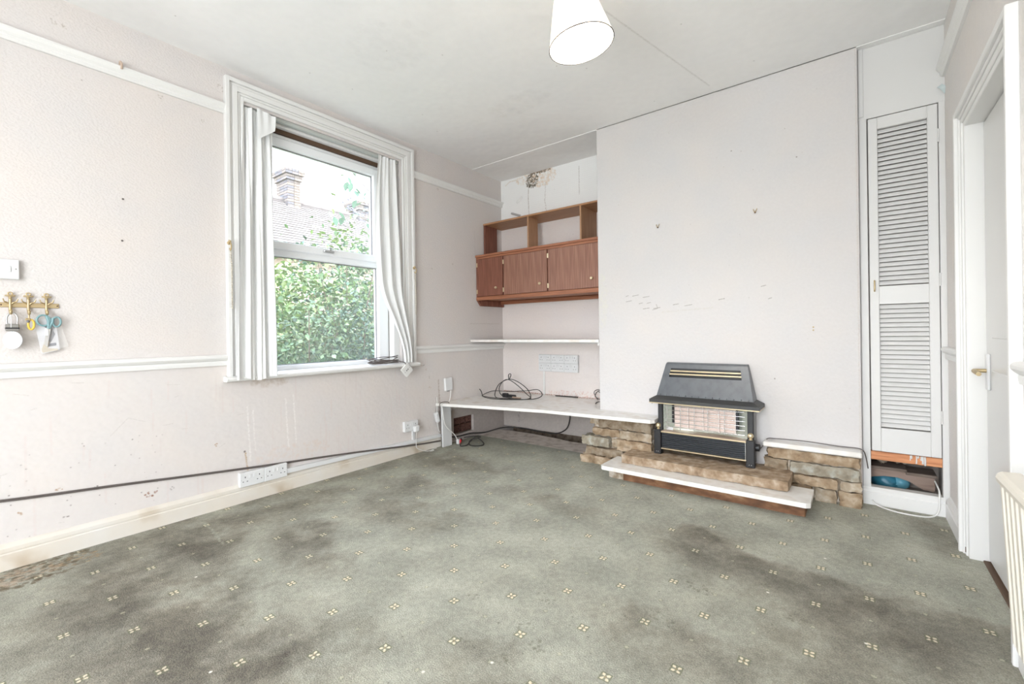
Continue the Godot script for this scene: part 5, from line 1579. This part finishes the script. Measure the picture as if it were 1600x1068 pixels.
func build_key_hooks() -> void:
	var t := thing("key_rack", "brass rail with three double hooks on the wall", "hook rack", Vector3(0, 1.15, 3.385))
	var o := -t.position
	var b := B.new(); b.T.origin = o
	b.box(Vector3(0.0, 1.139, 3.293), Vector3(0.006, 1.160, 3.476), 0.002)
	put(b, "rail", M.brass, t)
	b = B.new(); b.T.origin = o
	for z in [3.299, 3.47]: b.ball(Vector3(0.006, 1.1495, z), 0.003, 8)
	put(b, "screw", M.dark_wood, t)
	for z in [3.444, 3.390, 3.334]:
		b = B.new(); b.T.origin = o
		b.tube(spline([Vector3(0.010, 1.175, z), Vector3(0.011, 1.15, z), Vector3(0.012, 1.128, z), Vector3(0.022, 1.113, z), Vector3(0.034, 1.112, z), Vector3(0.038, 1.124, z)], 5), 0.0052, 8)
		for s in [-1, 1]: # side arms curving up and out
			b.tube(spline([Vector3(0.010, 1.150, z), Vector3(0.014, 1.160, z + s * 0.010), Vector3(0.022, 1.164, z + s * 0.018), Vector3(0.024, 1.176, z + s * 0.022)], 5), 0.0036, 7, false, 0.002)
		# ornament on top: cross bar, ring and stem
		b.tube([Vector3(0.010, 1.170, z - 0.004), Vector3(0.012, 1.186, z + 0.004)], 0.003, 7)
		b.tube(spline([Vector3(0.012, 1.190, z - 0.015), Vector3(0.014, 1.188, z), Vector3(0.012, 1.190, z + 0.015)], 4), 0.0036, 7)
		var ring := []
		for k in 12: ring.append(Vector3(0.012, 1.198 + 0.0065 * sin(TAU * k / 12), z + 0.0065 * cos(TAU * k / 12)))
		b.tube(ring, 0.0028, 6, true)
		b.ball(Vector3(0.012, 1.180, z), 0.006, 8)
		put(b, "hook", M.brass, t)
	# padlock with round tag
	t = thing("padlock", "grey padlock hanging from the leftmost brass hook", "padlock", Vector3(0.03, 1.05, 3.442))
	o = -t.position
	b = B.new(); b.T.origin = o
	b.tube(spline([Vector3(0.03, 1.062, 3.454), Vector3(0.03, 1.092, 3.456), Vector3(0.03, 1.112, 3.446), Vector3(0.03, 1.112, 3.434), Vector3(0.03, 1.095, 3.425), Vector3(0.03, 1.062, 3.426)], 5), 0.003, 8)
	put(b, "shackle", M.steel, t)
	b = B.new(); b.T.origin = o
	b.box(Vector3(0.018, 1.034, 3.420), Vector3(0.042, 1.066, 3.460), 0.003)
	put(b, "body", mat(lin(0.32, 0.31, 0.29), 0.4, 0.6), t)
	b = B.new(); b.T.origin = o
	b.box(Vector3(0.017, 1.044, 3.419), Vector3(0.043, 1.050, 3.461), 0.001)
	put(b, "band", M.black, t)
	t = thing("round_tag", "round white paper tag on a string below the padlock", "tag", Vector3(0.03, 0.995, 3.438))
	t.rotation.y = -0.80
	b = B.new()
	b.lathe([Vector2(0, -0.0015), Vector2(0.038, -0.0015), Vector2(0.038, 0.0015), Vector2(0, 0.0015)], 32, Transform3D(Basis(Vector3(0, 0, 1), -PI / 2), Vector3(0.002, 0, 0)))
	put(b, "disc", mat(lin(0.78, 0.78, 0.80), 0.6), t)
	b = B.new()
	b.tube(spline([Vector3(0.003, 0.034, 0), Vector3(0.012, 0.05, 0.002), Vector3(0.012, 0.085, 0.004), Vector3(0.004, 0.114, 0.004), Vector3(0.012, 0.08, -0.004), Vector3(0.012, 0.05, -0.003), Vector3(0.003, 0.034, 0)], 4), 0.0014, 5)
	put(b, "string", M.plastic, t)
	# yellow key fob
	t = thing("key_fob", "yellow key fob hanging from the middle brass hook", "key fob", Vector3(0.03, 1.07, 3.386))
	o = -t.position
	b = B.new(); b.T.origin = o
	var lp := []
	for k in 14: lp.append(Vector3(0.03, 1.063 + 0.022 * sin(TAU * k / 14), 3.384 + 0.009 * cos(TAU * k / 14)))
	b.tube(lp, 0.0042, 7, true)
	put(b, "ring", mat(lin(0.75, 0.52, 0.08), 0.4), t)
	b = B.new(); b.T.origin = o
	b.box(Vector3(0.026, 1.080, 3.384), Vector3(0.036, 1.092, 3.402), 0.003)
	b.tube([Vector3(0.03, 1.088, 3.390), Vector3(0.03, 1.112, 3.390)], 0.003, 7)
	put(b, "clip", M.brass, t)
	b = B.new(); b.T.origin = o
	b.ball(Vector3(0.036, 1.077, 3.394), 0.006, 8)
	put(b, "charm", M.grey_slot, t)
	# packet and scissors on the third hook
	t = thing("card_packet", "clear plastic packet with printed card hanging from the third hook", "packet", Vector3(0.012, 1.01, 3.33))
	o = -t.position
	b = B.new(); b.T.origin = o
	var q0 := [Vector2(3.372, 1.085), Vector2(3.306, 1.093), Vector2(3.293, 0.946), Vector2(3.350, 0.931), Vector2(3.362, 1.0)]
	var map := Transform3D(Basis(Vector3(0, 0, 1), Vector3(0, 1, 0), Vector3(-1, 0, 0)), Vector3(0.010, 0, 0))
	b.prism(q0, -0.003, 0.0, map)
	var card := put(b, "card", mat(lin(0.74, 0.74, 0.78), 0.5), t)
	b = B.new(); b.T.origin = o
	b.prism([Vector2(3.345, 1.06), Vector2(3.318, 1.05), Vector2(3.308, 1.02), Vector2(3.318, 0.99), Vector2(3.333, 0.966), Vector2(3.343, 0.968), Vector2(3.336, 0.998), Vector2(3.326, 1.025)], -0.0045, -0.003, map)
	b.prism([Vector2(3.330, 0.976), Vector2(3.305, 0.981), Vector2(3.304, 0.968), Vector2(3.329, 0.963)], -0.0045, -0.003, map)
	put(b, "dark_print", mat(lin(0.10, 0.11, 0.16), 0.5), card)
	b = B.new(); b.T.origin = o
	b.prism([Vector2(3.340, 0.995), Vector2(3.326, 0.985), Vector2(3.332, 0.955), Vector2(3.300, 0.953), Vector2(3.299, 0.946), Vector2(3.348, 0.936), Vector2(3.352, 0.948)], -0.0046, -0.003, map)
	put(b, "buff_print", mat(lin(0.62, 0.52, 0.38), 0.5), card)
	b = B.new(); b.T.origin = o
	var clear := mat(Color(0.95, 0.94, 0.93, 0.16), 0.12)
	clear.transparency = BaseMaterial3D.TRANSPARENCY_ALPHA
	b.prism([Vector2(3.376, 1.098), Vector2(3.300, 1.105), Vector2(3.264, 0.962), Vector2(3.352, 0.928)], -0.0075, -0.0065, map)
	put(b, "sleeve", clear, t)
	t = thing("scissors", "scissors with teal handles hanging over the packet", "scissors", Vector3(0.03, 1.06, 3.325))
	o = -t.position
	var teal := mat(lin(0.20, 0.34, 0.36), 0.4)
	for s in [[3.346, 1.082, 0.021, 0.024, 0.15], [3.304, 1.076, 0.013, 0.022, -0.1]]:
		b = B.new(); b.T.origin = o
		var rg2 := []
		for k in 18:
			var a := TAU * k / 18
			rg2.append(Vector3(0.030, s[1] + s[3] * sin(a) + 0.3 * s[4] * s[2] * cos(a), s[0] + s[2] * cos(a)))
		b.tube(rg2, 0.0042, 8, true)
		b.tube([Vector3(0.030, s[1] + s[3] * 0.8, s[0] - (0.010 if s[4] > 0 else -0.012)), Vector3(0.030, s[1] - 0.1 * s[3], s[0] - (0.016 if s[4] > 0 else -0.014)), Vector3(0.030, 1.045, 3.330)], 0.0058, 8)
		put(b, "handle", teal, t)
	b = B.new(); b.T.origin = o
	b.prism([Vector2(3.334, 1.050), Vector2(3.322, 1.048), Vector2(3.334, 0.96), Vector2(3.345, 0.975)], -0.013, -0.010, map)
	put(b, "blade", M.chrome, t)
	b = B.new(); b.T.origin = o
	b.box(Vector3(0.026, 1.012, 3.330), Vector3(0.029, 1.048, 3.342), 0.002)
	put(b, "swing_ticket", M.plastic, t)

func build_breast_items() -> void:
	for q in [[1.815, 1.755, "small brass picture hook left on the chimney breast"], [2.439, 1.754, "small brass picture hook right on the chimney breast"]]:
		var t := thing("picture_hook", q[2], "hook", Vector3(q[0], q[1], 0.45), "hooks on the chimney breast")
		var b := B.new()
		b.tube(spline([Vector3(-0.010, 0.012, 0.002), Vector3(-0.008, 0.002, 0.006), Vector3(0.0, -0.010, 0.012), Vector3(0.008, 0.002, 0.006), Vector3(0.010, 0.012, 0.002)], 4), 0.0024, 6)
		put(b, "hook", M.brass, t)
		b = B.new()
		b.ball(Vector3(0, -0.012, 0.006), 0.0055, 8)
		put(b, "pin", M.dark_wood, t)
	for q in [[0.009, "small brass screw low on the chimney breast, upper of two"], [-0.009, "small brass screw low on the chimney breast, lower of two"]]:
		var b := B.new()
		b.lathe([Vector2(0, 0.005), Vector2(0.0035, 0.004), Vector2(0.005, 0.0), Vector2(0, 0)], 10, Transform3D(Basis(Vector3(1, 0, 0), PI / 2), Vector3(2.738, 0.999 + q[0], 0.45)))
		tag(put(b, "brass_screw", M.brass), q[1], "screw", "screws on the chimney breast")

func build_radiator() -> void:
	var t := thing("radiator", "cream ribbed panel radiator on the wall by the door", "radiator", Vector3(3.25, 0.16, 2.4))
	var o := -t.position
	var tilt := Transform3D(Basis(Vector3(0, 0, 1), 0.045), Vector3.ZERO)
	var pl := Transform3D(Basis(), o) * Transform3D(Basis(), Vector3(3.244, 0.17, 1.963)) * tilt
	var b := B.new(); b.T = pl
	# corrugated front panel: local x towards the wall, y up, z along the wall
	var prof := []
	var L := 1.0; var pitch := 0.041
	var m := int(L / pitch)
	for k in m:
		var z := k * pitch
		prof.append_array([[z, 0.0], [z + 0.013, 0.0], [z + 0.019, 0.007], [z + 0.030, 0.007], [z + 0.036, 0.0]])
	prof.append([m * pitch, 0.0])
	for k in prof.size() - 1:
		var a = prof[k]; var c = prof[k + 1]
		b.q(Vector3(a[1], 0.02, a[0]), Vector3(c[1], 0.02, c[0]), Vector3(c[1], 0.425, c[0]), Vector3(a[1], 0.425, a[0]), Vector3(-1, 0, 0))
		b.q(Vector3(a[1], 0.02, a[0]), Vector3(c[1], 0.02, c[0]), Vector3(0.012, -0.005, c[0]), Vector3(0.012, -0.005, a[0]), Vector3(-1, -1, 0))
	b.box(Vector3(0.008, -0.005, -0.004), Vector3(0.024, 0.44, m * pitch + 0.004), 0.004)
	put(b, "panel", M.radiator, t)
	b = B.new(); b.T = pl
	b.prism([Vector2(-0.004, 0.425), Vector2(-0.006, 0.437), Vector2(-0.002, 0.447), Vector2(0.006, 0.452), Vector2(0.040, 0.452), Vector2(0.046, 0.445), Vector2(0.046, 0.425)], -0.010, m * pitch + 0.010)
	put(b, "top_cover", M.radiator, t)
	for z in [0.15, 0.8]:
		b = B.new(); b.T = pl
		b.box(Vector3(0.02, 0.1, z), Vector3(0.090, 0.36, z + 0.03), 0.002)
		put(b, "bracket", M.radiator, t)

func build_pendant() -> void:
	var c := Vector3(2.045, 2.19, 1.995)
	var t := thing("pendant_lamp", "white conical pendant lampshade, lit, hanging slightly askew from the ceiling", "lamp", c)
	var fw := Vector3(-0.6107, 0, -0.7918)
	var tl := Transform3D(Basis(fw, -0.15), Vector3.ZERO)
	var shade := mat(lin(0.86, 0.84, 0.80), 0.8)
	shade.backlight_enabled = true
	shade.backlight = Color(0.8, 0.78, 0.75)
	var b := B.new(); b.T = tl
	b.lathe([Vector2(0.1345, 0.0), Vector2(0.085, 0.19), Vector2(0.083, 0.19), Vector2(0.1325, 0.0), Vector2(0.1345, 0.0)], 48)
	put(b, "shade", shade, t)
	b = B.new(); b.T = tl
	var ring := []
	for k in 40: ring.append(Vector3(cos(TAU * k / 40) * 0.1338, 0.001, sin(TAU * k / 40) * 0.1338))
	b.tube(ring, 0.0022, 6, true)
	put(b, "rim", mat(lin(0.05, 0.045, 0.04), 0.7), t)
	b = B.new(); b.T = tl
	for k in 3:
		var a := TAU * k / 3.0 + 0.4
		b.tube([Vector3(cos(a) * 0.02, 0.17, sin(a) * 0.02), Vector3(cos(a) * 0.084, 0.188, sin(a) * 0.084)], 0.002, 6)
	b.lathe([Vector2(0.0, 0.192), Vector2(0.083, 0.190), Vector2(0.083, 0.187), Vector2(0.0, 0.187)], 24)  # unseen disc added over the shade top to keep bulb light off the ceiling
	b.lathe([Vector2(0.0, 0.215), Vector2(0.016, 0.21), Vector2(0.02, 0.18), Vector2(0.02, 0.14), Vector2(0.0, 0.14)], 16)
	put(b, "holder_and_added_disc", M.plastic, t)
	b = B.new(); b.T = tl
	b.lathe([Vector2(0.0, 0.070), Vector2(0.014, 0.073), Vector2(0.026, 0.085), Vector2(0.030, 0.100), Vector2(0.026, 0.116), Vector2(0.016, 0.132), Vector2(0.013, 0.142), Vector2(0.0, 0.142)], 20)
	var bulb := mat(Color(1, 1, 1), 0.5)
	bulb.emission_enabled = true
	bulb.emission = Color(1.0, 0.93, 0.82)
	bulb.emission_energy_multiplier = 4.0
	put(b, "bulb", bulb, t)
	b = B.new()
	var top := tl * Vector3(0, 0.21, 0)
	b.tube(spline([top, top + Vector3(0, 0.06, 0), Vector3(top.x * 0.8, H - 0.03 - c.y, top.z * 0.8)], 5), 0.004, 7)
	put(b, "flex", M.plastic, t)
	b = B.new()
	b.lathe([Vector2(0.0, -0.03), Vector2(0.015, -0.03), Vector2(0.035, -0.018), Vector2(0.042, 0.0), Vector2(0.0, 0.0)], 20, Transform3D(Basis(), Vector3(top.x * 0.8, H - c.y, top.z * 0.8)))
	put(b, "ceiling_rose", M.plastic, t)
	var l := OmniLight3D.new()
	l.name = "bulb_light"
	l.light_energy = 0.5
	l.light_color = Color(1.0, 0.965, 0.915)
	l.light_size = 0.025
	l.omni_range = 12.0
	l.omni_attenuation = 2.0
	l.shadow_enabled = true
	t.add_child(l)
	l.position = tl * Vector3(0, 0.102, 0)

# ---------------------------------------------------------------- garden and houses beyond the window
func leaf_mesh(m: Material) -> ArrayMesh:
	var b := B.new()
	var P := [Vector3(0, 0, 0), Vector3(0.28, 0.04, 0.30), Vector3(0.30, 0.03, 0.55), Vector3(0, -0.05, 1.0), Vector3(-0.30, 0.03, 0.55), Vector3(-0.28, 0.04, 0.30), Vector3(0, -0.02, 0.45)]
	for k in 6: b.t(P[6], P[k], P[(k + 1) % 6], Vector3.UP)
	return b.mesh(m)

func shrub(at: Vector3, rad: Vector3, count: int, size: float, cols: Array, label: String, sd: int) -> Node3D:
	var t := thing("garden_shrub", label, "shrub", at, "shrubs outside the window")
	var rg := RandomNumberGenerator.new(); rg.seed = sd
	var b := B.new()
	for k in 7:
		var a := rg.randf() * TAU
		var e := Vector3(cos(a) * rad.x * 0.7, rad.y * rg.randf_range(1.2, 1.9), sin(a) * rad.z * 0.7)
		b.tube(spline([Vector3(0, 0, 0), Vector3(e.x * 0.3, e.y * 0.45, e.z * 0.3), e], 5), 0.016, 6, false, 0.004)
	put(b, "branches", mat(lin(0.16, 0.11, 0.08), 0.9), t)
	var mm := MultiMesh.new()
	mm.transform_format = MultiMesh.TRANSFORM_3D
	mm.use_colors = true
	mm.mesh = leaf_mesh(M.leaf)
	mm.instance_count = count
	for k in count:
		var d := Vector3(rg.randfn(), rg.randfn(), rg.randfn()).normalized() * pow(rg.randf(), 0.33)
		var cl := 1.0 + 0.22 * sin(d.x * 9.0 + sd) * sin(d.y * 8.0) * sin(d.z * 7.0 + 1.0)
		var p := Vector3(d.x * rad.x, rad.y + d.y * rad.y, d.z * rad.z) * cl
		var bs := Basis(Vector3(0, 1, 0), rg.randf() * TAU) * Basis(Vector3(1, 0, 0), rg.randf_range(-0.3, 1.2)) * Basis(Vector3(0, 0, 1), rg.randf_range(-0.6, 0.6))
		mm.set_instance_transform(k, Transform3D(bs.scaled(Vector3.ONE * size * rg.randf_range(0.6, 1.3)), p))
		var c: Color = cols[rg.randi() % cols.size()]
		var v := rg.randf_range(0.5, 1.0)
		mm.set_instance_color(k, Color(c.r * v, c.g * v, c.b * v))
	var mi := MultiMeshInstance3D.new()
	mi.name = "foliage"
	mi.multimesh = mm
	mi.set_meta("kind", "stuff")
	t.add_child(mi, true)
	return t

func build_outside() -> void:
	M.leaf = mat(Color(1, 1, 1), 0.55)
	M.leaf.vertex_color_use_as_albedo = true
	M.leaf.backlight_enabled = true
	M.leaf.backlight = Color(0.35, 0.4, 0.2)
	var b := B.new()
	b.box(Vector3(-30, -0.9, -25), Vector3(-0.32, -0.6, 12))
	structure(b, "floor_garden", tri(mat(lin(0.20, 0.22, 0.12), 0.95), M.concrete.albedo_texture, 0.7), "rough garden ground outside the window").set_meta("category", "ground")
	var light := [Color(0.24, 0.36, 0.11), Color(0.32, 0.42, 0.16), Color(0.17, 0.29, 0.11), Color(0.40, 0.46, 0.24)]
	var mid := [Color(0.11, 0.21, 0.09), Color(0.18, 0.28, 0.12), Color(0.08, 0.15, 0.08), Color(0.27, 0.34, 0.20)]
	var blue := [Color(0.08, 0.17, 0.12), Color(0.14, 0.24, 0.18), Color(0.20, 0.30, 0.16), Color(0.07, 0.13, 0.09)]
	shrub(Vector3(-2.0, -0.6, 1.05), Vector3(0.55, 1.0, 0.55), 4200, 0.062, mid, "leafy green shrub close to the window's left pane edge", 1)
	shrub(Vector3(-2.1, -0.6, 0.35), Vector3(0.55, 1.02, 0.60), 4600, 0.060, blue, "dark green shrub close to the window, right side", 2)
	shrub(Vector3(-3.3, -0.6, 0.55), Vector3(0.7, 1.35, 0.7), 4000, 0.085, light, "pale green shrub behind the nearer shrubs, middle of the view", 3)
	shrub(Vector3(-3.4, -0.6, -0.55), Vector3(0.75, 1.58, 0.7), 4200, 0.085, mid, "tall green shrub at the right of the view", 4)
	shrub(Vector3(-4.6, -0.6, 0.6), Vector3(0.9, 1.42, 0.9), 3200, 0.11, light, "pale bush farther down the garden, left", 5)
	shrub(Vector3(-5.0, -0.6, -1.0), Vector3(1.0, 1.75, 1.1), 3400, 0.11, blue, "broad bush farther down the garden, right", 6)
	shrub(Vector3(-2.5, -0.6, 0.25), Vector3(0.5, 1.62, 0.75), 1500, 0.075, light, "tall sparse shrub rising across the lower part of the top sash", 8)
	# buddleia: thin branches with spikes and single large leaves reaching into the sky
	var t := thing("garden_branch", "overhanging branch with large leaves against the sky", "branch", Vector3(-2.6, -0.6, -0.9))
	var o := -t.position
	b = B.new(); b.T.origin = o
	b.tube(spline([Vector3(-2.6, -0.6, -0.9), Vector3(-2.55, 1.2, -0.75), Vector3(-2.4, 2.2, -0.45), Vector3(-2.2, 2.75, -0.05), Vector3(-2.1, 2.95, 0.25), Vector3(-2.05, 3.06, 0.46)], 6), 0.02, 6, false, 0.003)
	b.tube(spline([Vector3(-2.4, 2.2, -0.45), Vector3(-2.2, 2.45, -0.05), Vector3(-2.1, 2.52, 0.3), Vector3(-2.05, 2.62, 0.62)], 6), 0.010, 6, false, 0.003)
	put(b, "stem", mat(lin(0.20, 0.16, 0.13), 0.9), t)
	var lm := leaf_mesh(mat(lin(0.20, 0.33, 0.24), 0.6))
	var rg := RandomNumberGenerator.new(); rg.seed = 77
	var spots := [Vector3(-2.05, 3.10, 0.50), Vector3(-2.06, 3.08, 0.42), Vector3(-2.05, 2.97, 0.50), Vector3(-2.1, 2.93, 0.46), Vector3(-2.1, 2.93, 0.40), Vector3(-2.12, 2.88, 0.36), Vector3(-2.12, 2.90, 0.30), Vector3(-2.15, 2.86, 0.33), Vector3(-2.16, 2.82, 0.22), Vector3(-2.16, 2.84, 0.18), Vector3(-2.2, 2.76, 0.28), Vector3(-2.2, 2.74, 0.20), Vector3(-2.2, 2.80, 0.08), Vector3(-2.2, 2.90, 0.12), Vector3(-2.2, 2.91, 0.05), Vector3(-2.2, 2.68, 0.12), Vector3(-2.2, 2.62, 0.02),
		Vector3(-2.1, 2.50, 0.72), Vector3(-2.1, 2.45, 0.66), Vector3(-2.1, 2.52, 0.60), Vector3(-2.1, 2.46, 0.55), Vector3(-2.1, 2.55, 0.35), Vector3(-2.1, 2.45, 0.2), Vector3(-2.1, 2.5, 0.1)]
	for p in spots:
		var li := put_mesh(lm, "leaf", t)
		li.transform = Transform3D((Basis(Vector3(0, 1, 0), rg.randf() * TAU) * Basis(Vector3(1, 0, 0), rg.randf_range(0.5, 1.3))).scaled(Vector3.ONE * rg.randf_range(0.09, 0.14)), p + o)
	b = B.new(); b.T.origin = o
	for q in [[Vector3(-2.05, 2.60, 0.60), Vector3(-2.0, 2.72, 0.46)], [Vector3(-2.05, 2.58, 0.50), Vector3(-2.0, 2.50, 0.30)]]:
		for k in 60:
			var u := rg.randf()
			b.ball(q[0].lerp(q[1], u) + Vector3(rg.randfn(), rg.randfn(), rg.randfn()) * 0.010 * (1.2 - u), 0.009, 5)
	put(b, "flower_spike", mat(lin(0.34, 0.33, 0.40), 0.9), t).set_meta("kind", "stuff")
	# house across the way: wall, slated roof, brick chimney
	var slate := tri(mat(lin(0.25, 0.22, 0.215), 0.8), M.concrete.albedo_texture, 0.8)
	var pale := tri(mat(lin(0.62, 0.50, 0.42), 0.9), M.concrete.albedo_texture, 0.5)
	t = thing("terrace_house", "pale terraced house with slate roof across the gardens", "house", Vector3(-10.5, -0.6, -5))
	o = -t.position
	b = B.new(); b.T.origin = o
	b.box(Vector3(-14.0, -0.6, -14), Vector3(-9.0, 3.3, 1.5))
	put(b, "wall", pale, t)
	b = B.new(); b.T.origin = o
	var n := 22
	for k in n: # overlapping slate courses
		var a := Vector3(-8.7, 3.2, 0).lerp(Vector3(-11.3, 5.24, 0), float(k) / n); var c := Vector3(-8.7, 3.2, 0).lerp(Vector3(-11.3, 5.24, 0), (k + 1.25) / n)
		var up := Vector3(0.617, 0.787, 0) * 0.03
		b.q(a + up + Vector3(0, 0, -14), a + up + Vector3(0, 0, 1.7), c + Vector3(0, 0, 1.7), c + Vector3(0, 0, -14), Vector3(1, 1, 0))
		b.q(a + Vector3(0, 0, -14), a + Vector3(0, 0, 1.7), a + up + Vector3(0, 0, 1.7), a + up + Vector3(0, 0, -14), Vector3(1, 0, 0))
	b.q(Vector3(-11.3, 5.24, -14), Vector3(-11.3, 5.24, 1.7), Vector3(-14.2, 3.2, 1.7), Vector3(-14.2, 3.2, -14), Vector3(-1, 1, 0))
	var rf := put(b, "roof", slate, t)
	b = B.new(); b.T.origin = o
	b.tube([Vector3(-11.3, 5.26, -14), Vector3(-11.3, 5.26, 1.7)], 0.09, 8)
	put(b, "ridge", slate, rf)
	b = B.new(); b.T.origin = o
	b.box(Vector3(-8.72, 3.08, -14), Vector3(-8.60, 3.2, 1.7), 0.02)
	put(b, "gutter", mat(lin(0.25, 0.27, 0.30), 0.6), rf)
	var bmats := [tri(mat(lin(0.30, 0.25, 0.22), 0.9), M.concrete.albedo_texture, 2.0), tri(mat(lin(0.25, 0.22, 0.22), 0.9), M.concrete.albedo_texture, 2.0), tri(mat(lin(0.20, 0.19, 0.21), 0.9), M.concrete.albedo_texture, 2.0)]
	chimney(t, Vector3(-11.0, 4.6, -3.27), 0.75, 0.42, 1.70, bmats, "brick chimney stack with stepped cap and aerial on the opposite roof", true)
	chimney(t, Vector3(-11.0, 4.6, -5.95), 0.75, 0.70, 1.25, bmats, "plain pale brick chimney stack at the right of the opposite roof", false)

func chimney(house: Node3D, base: Vector3, dx: float, dz: float, h: float, mats: Array, label: String, aerial: bool) -> void:
	var b := B.new()
	b.box(Vector3(-dx + 0.02, -0.3, -dz / 2 + 0.02), Vector3(-0.02, h - 0.02, dz / 2 - 0.02))
	var t := put(b, "chimney_stack", M.mortar, house)
	t.position = base - house.position
	t.set_meta("label", label)
	var rows := int(h / 0.085)
	var meshes := {}
	for r in rows:
		var y := r * 0.085
		var e := 0.0
		if r >= rows - 4: e = 0.05 if r < rows - 2 else 0.10
		for side in 2:
			var w := dz + 2 * e if side == 0 else dx + 2 * e
			var m := maxi(2, int(round(w / 0.215)))
			var L := w / m
			for k in m:
				var key := "%d_%.3f_%d" % [side, L, (r * 3 + k * 5 + r * k) % 3]
				if not meshes.has(key):
					var bb := B.new()
					if side == 0: bb.box(Vector3(-0.05, 0.005, -L / 2 + 0.005), Vector3(0.05, 0.078, L / 2 - 0.005))
					else: bb.box(Vector3(-L / 2 + 0.005, 0.005, -0.05), Vector3(L / 2 - 0.005, 0.078, 0.05))
					meshes[key] = bb.mesh(mats[(r * 3 + k * 5 + r * k) % 3])
				var bi := put_mesh(meshes[key], "brick", t)
				bi.position = Vector3(-0.05 + e, y, -dz / 2 - e + L * (k + 0.5)) if side == 0 else Vector3(-dx - e + L * (k + 0.5), y, dz / 2 + e - 0.05)
	if aerial:
		b = B.new()
		b.tube([Vector3(-0.1, h, -0.1), Vector3(-0.1, h + 0.30, -0.1)], 0.015, 6)
		b.tube([Vector3(-0.1, h + 0.28, -0.1), Vector3(-0.05, h + 0.27, -0.85)], 0.012, 6)
		b.tube([Vector3(-0.1, h + 0.33, -0.12), Vector3(-0.1, h + 0.22, -0.22)], 0.02, 6)
		put(b, "aerial", mat(lin(0.4, 0.4, 0.42), 0.5, 0.5), t)
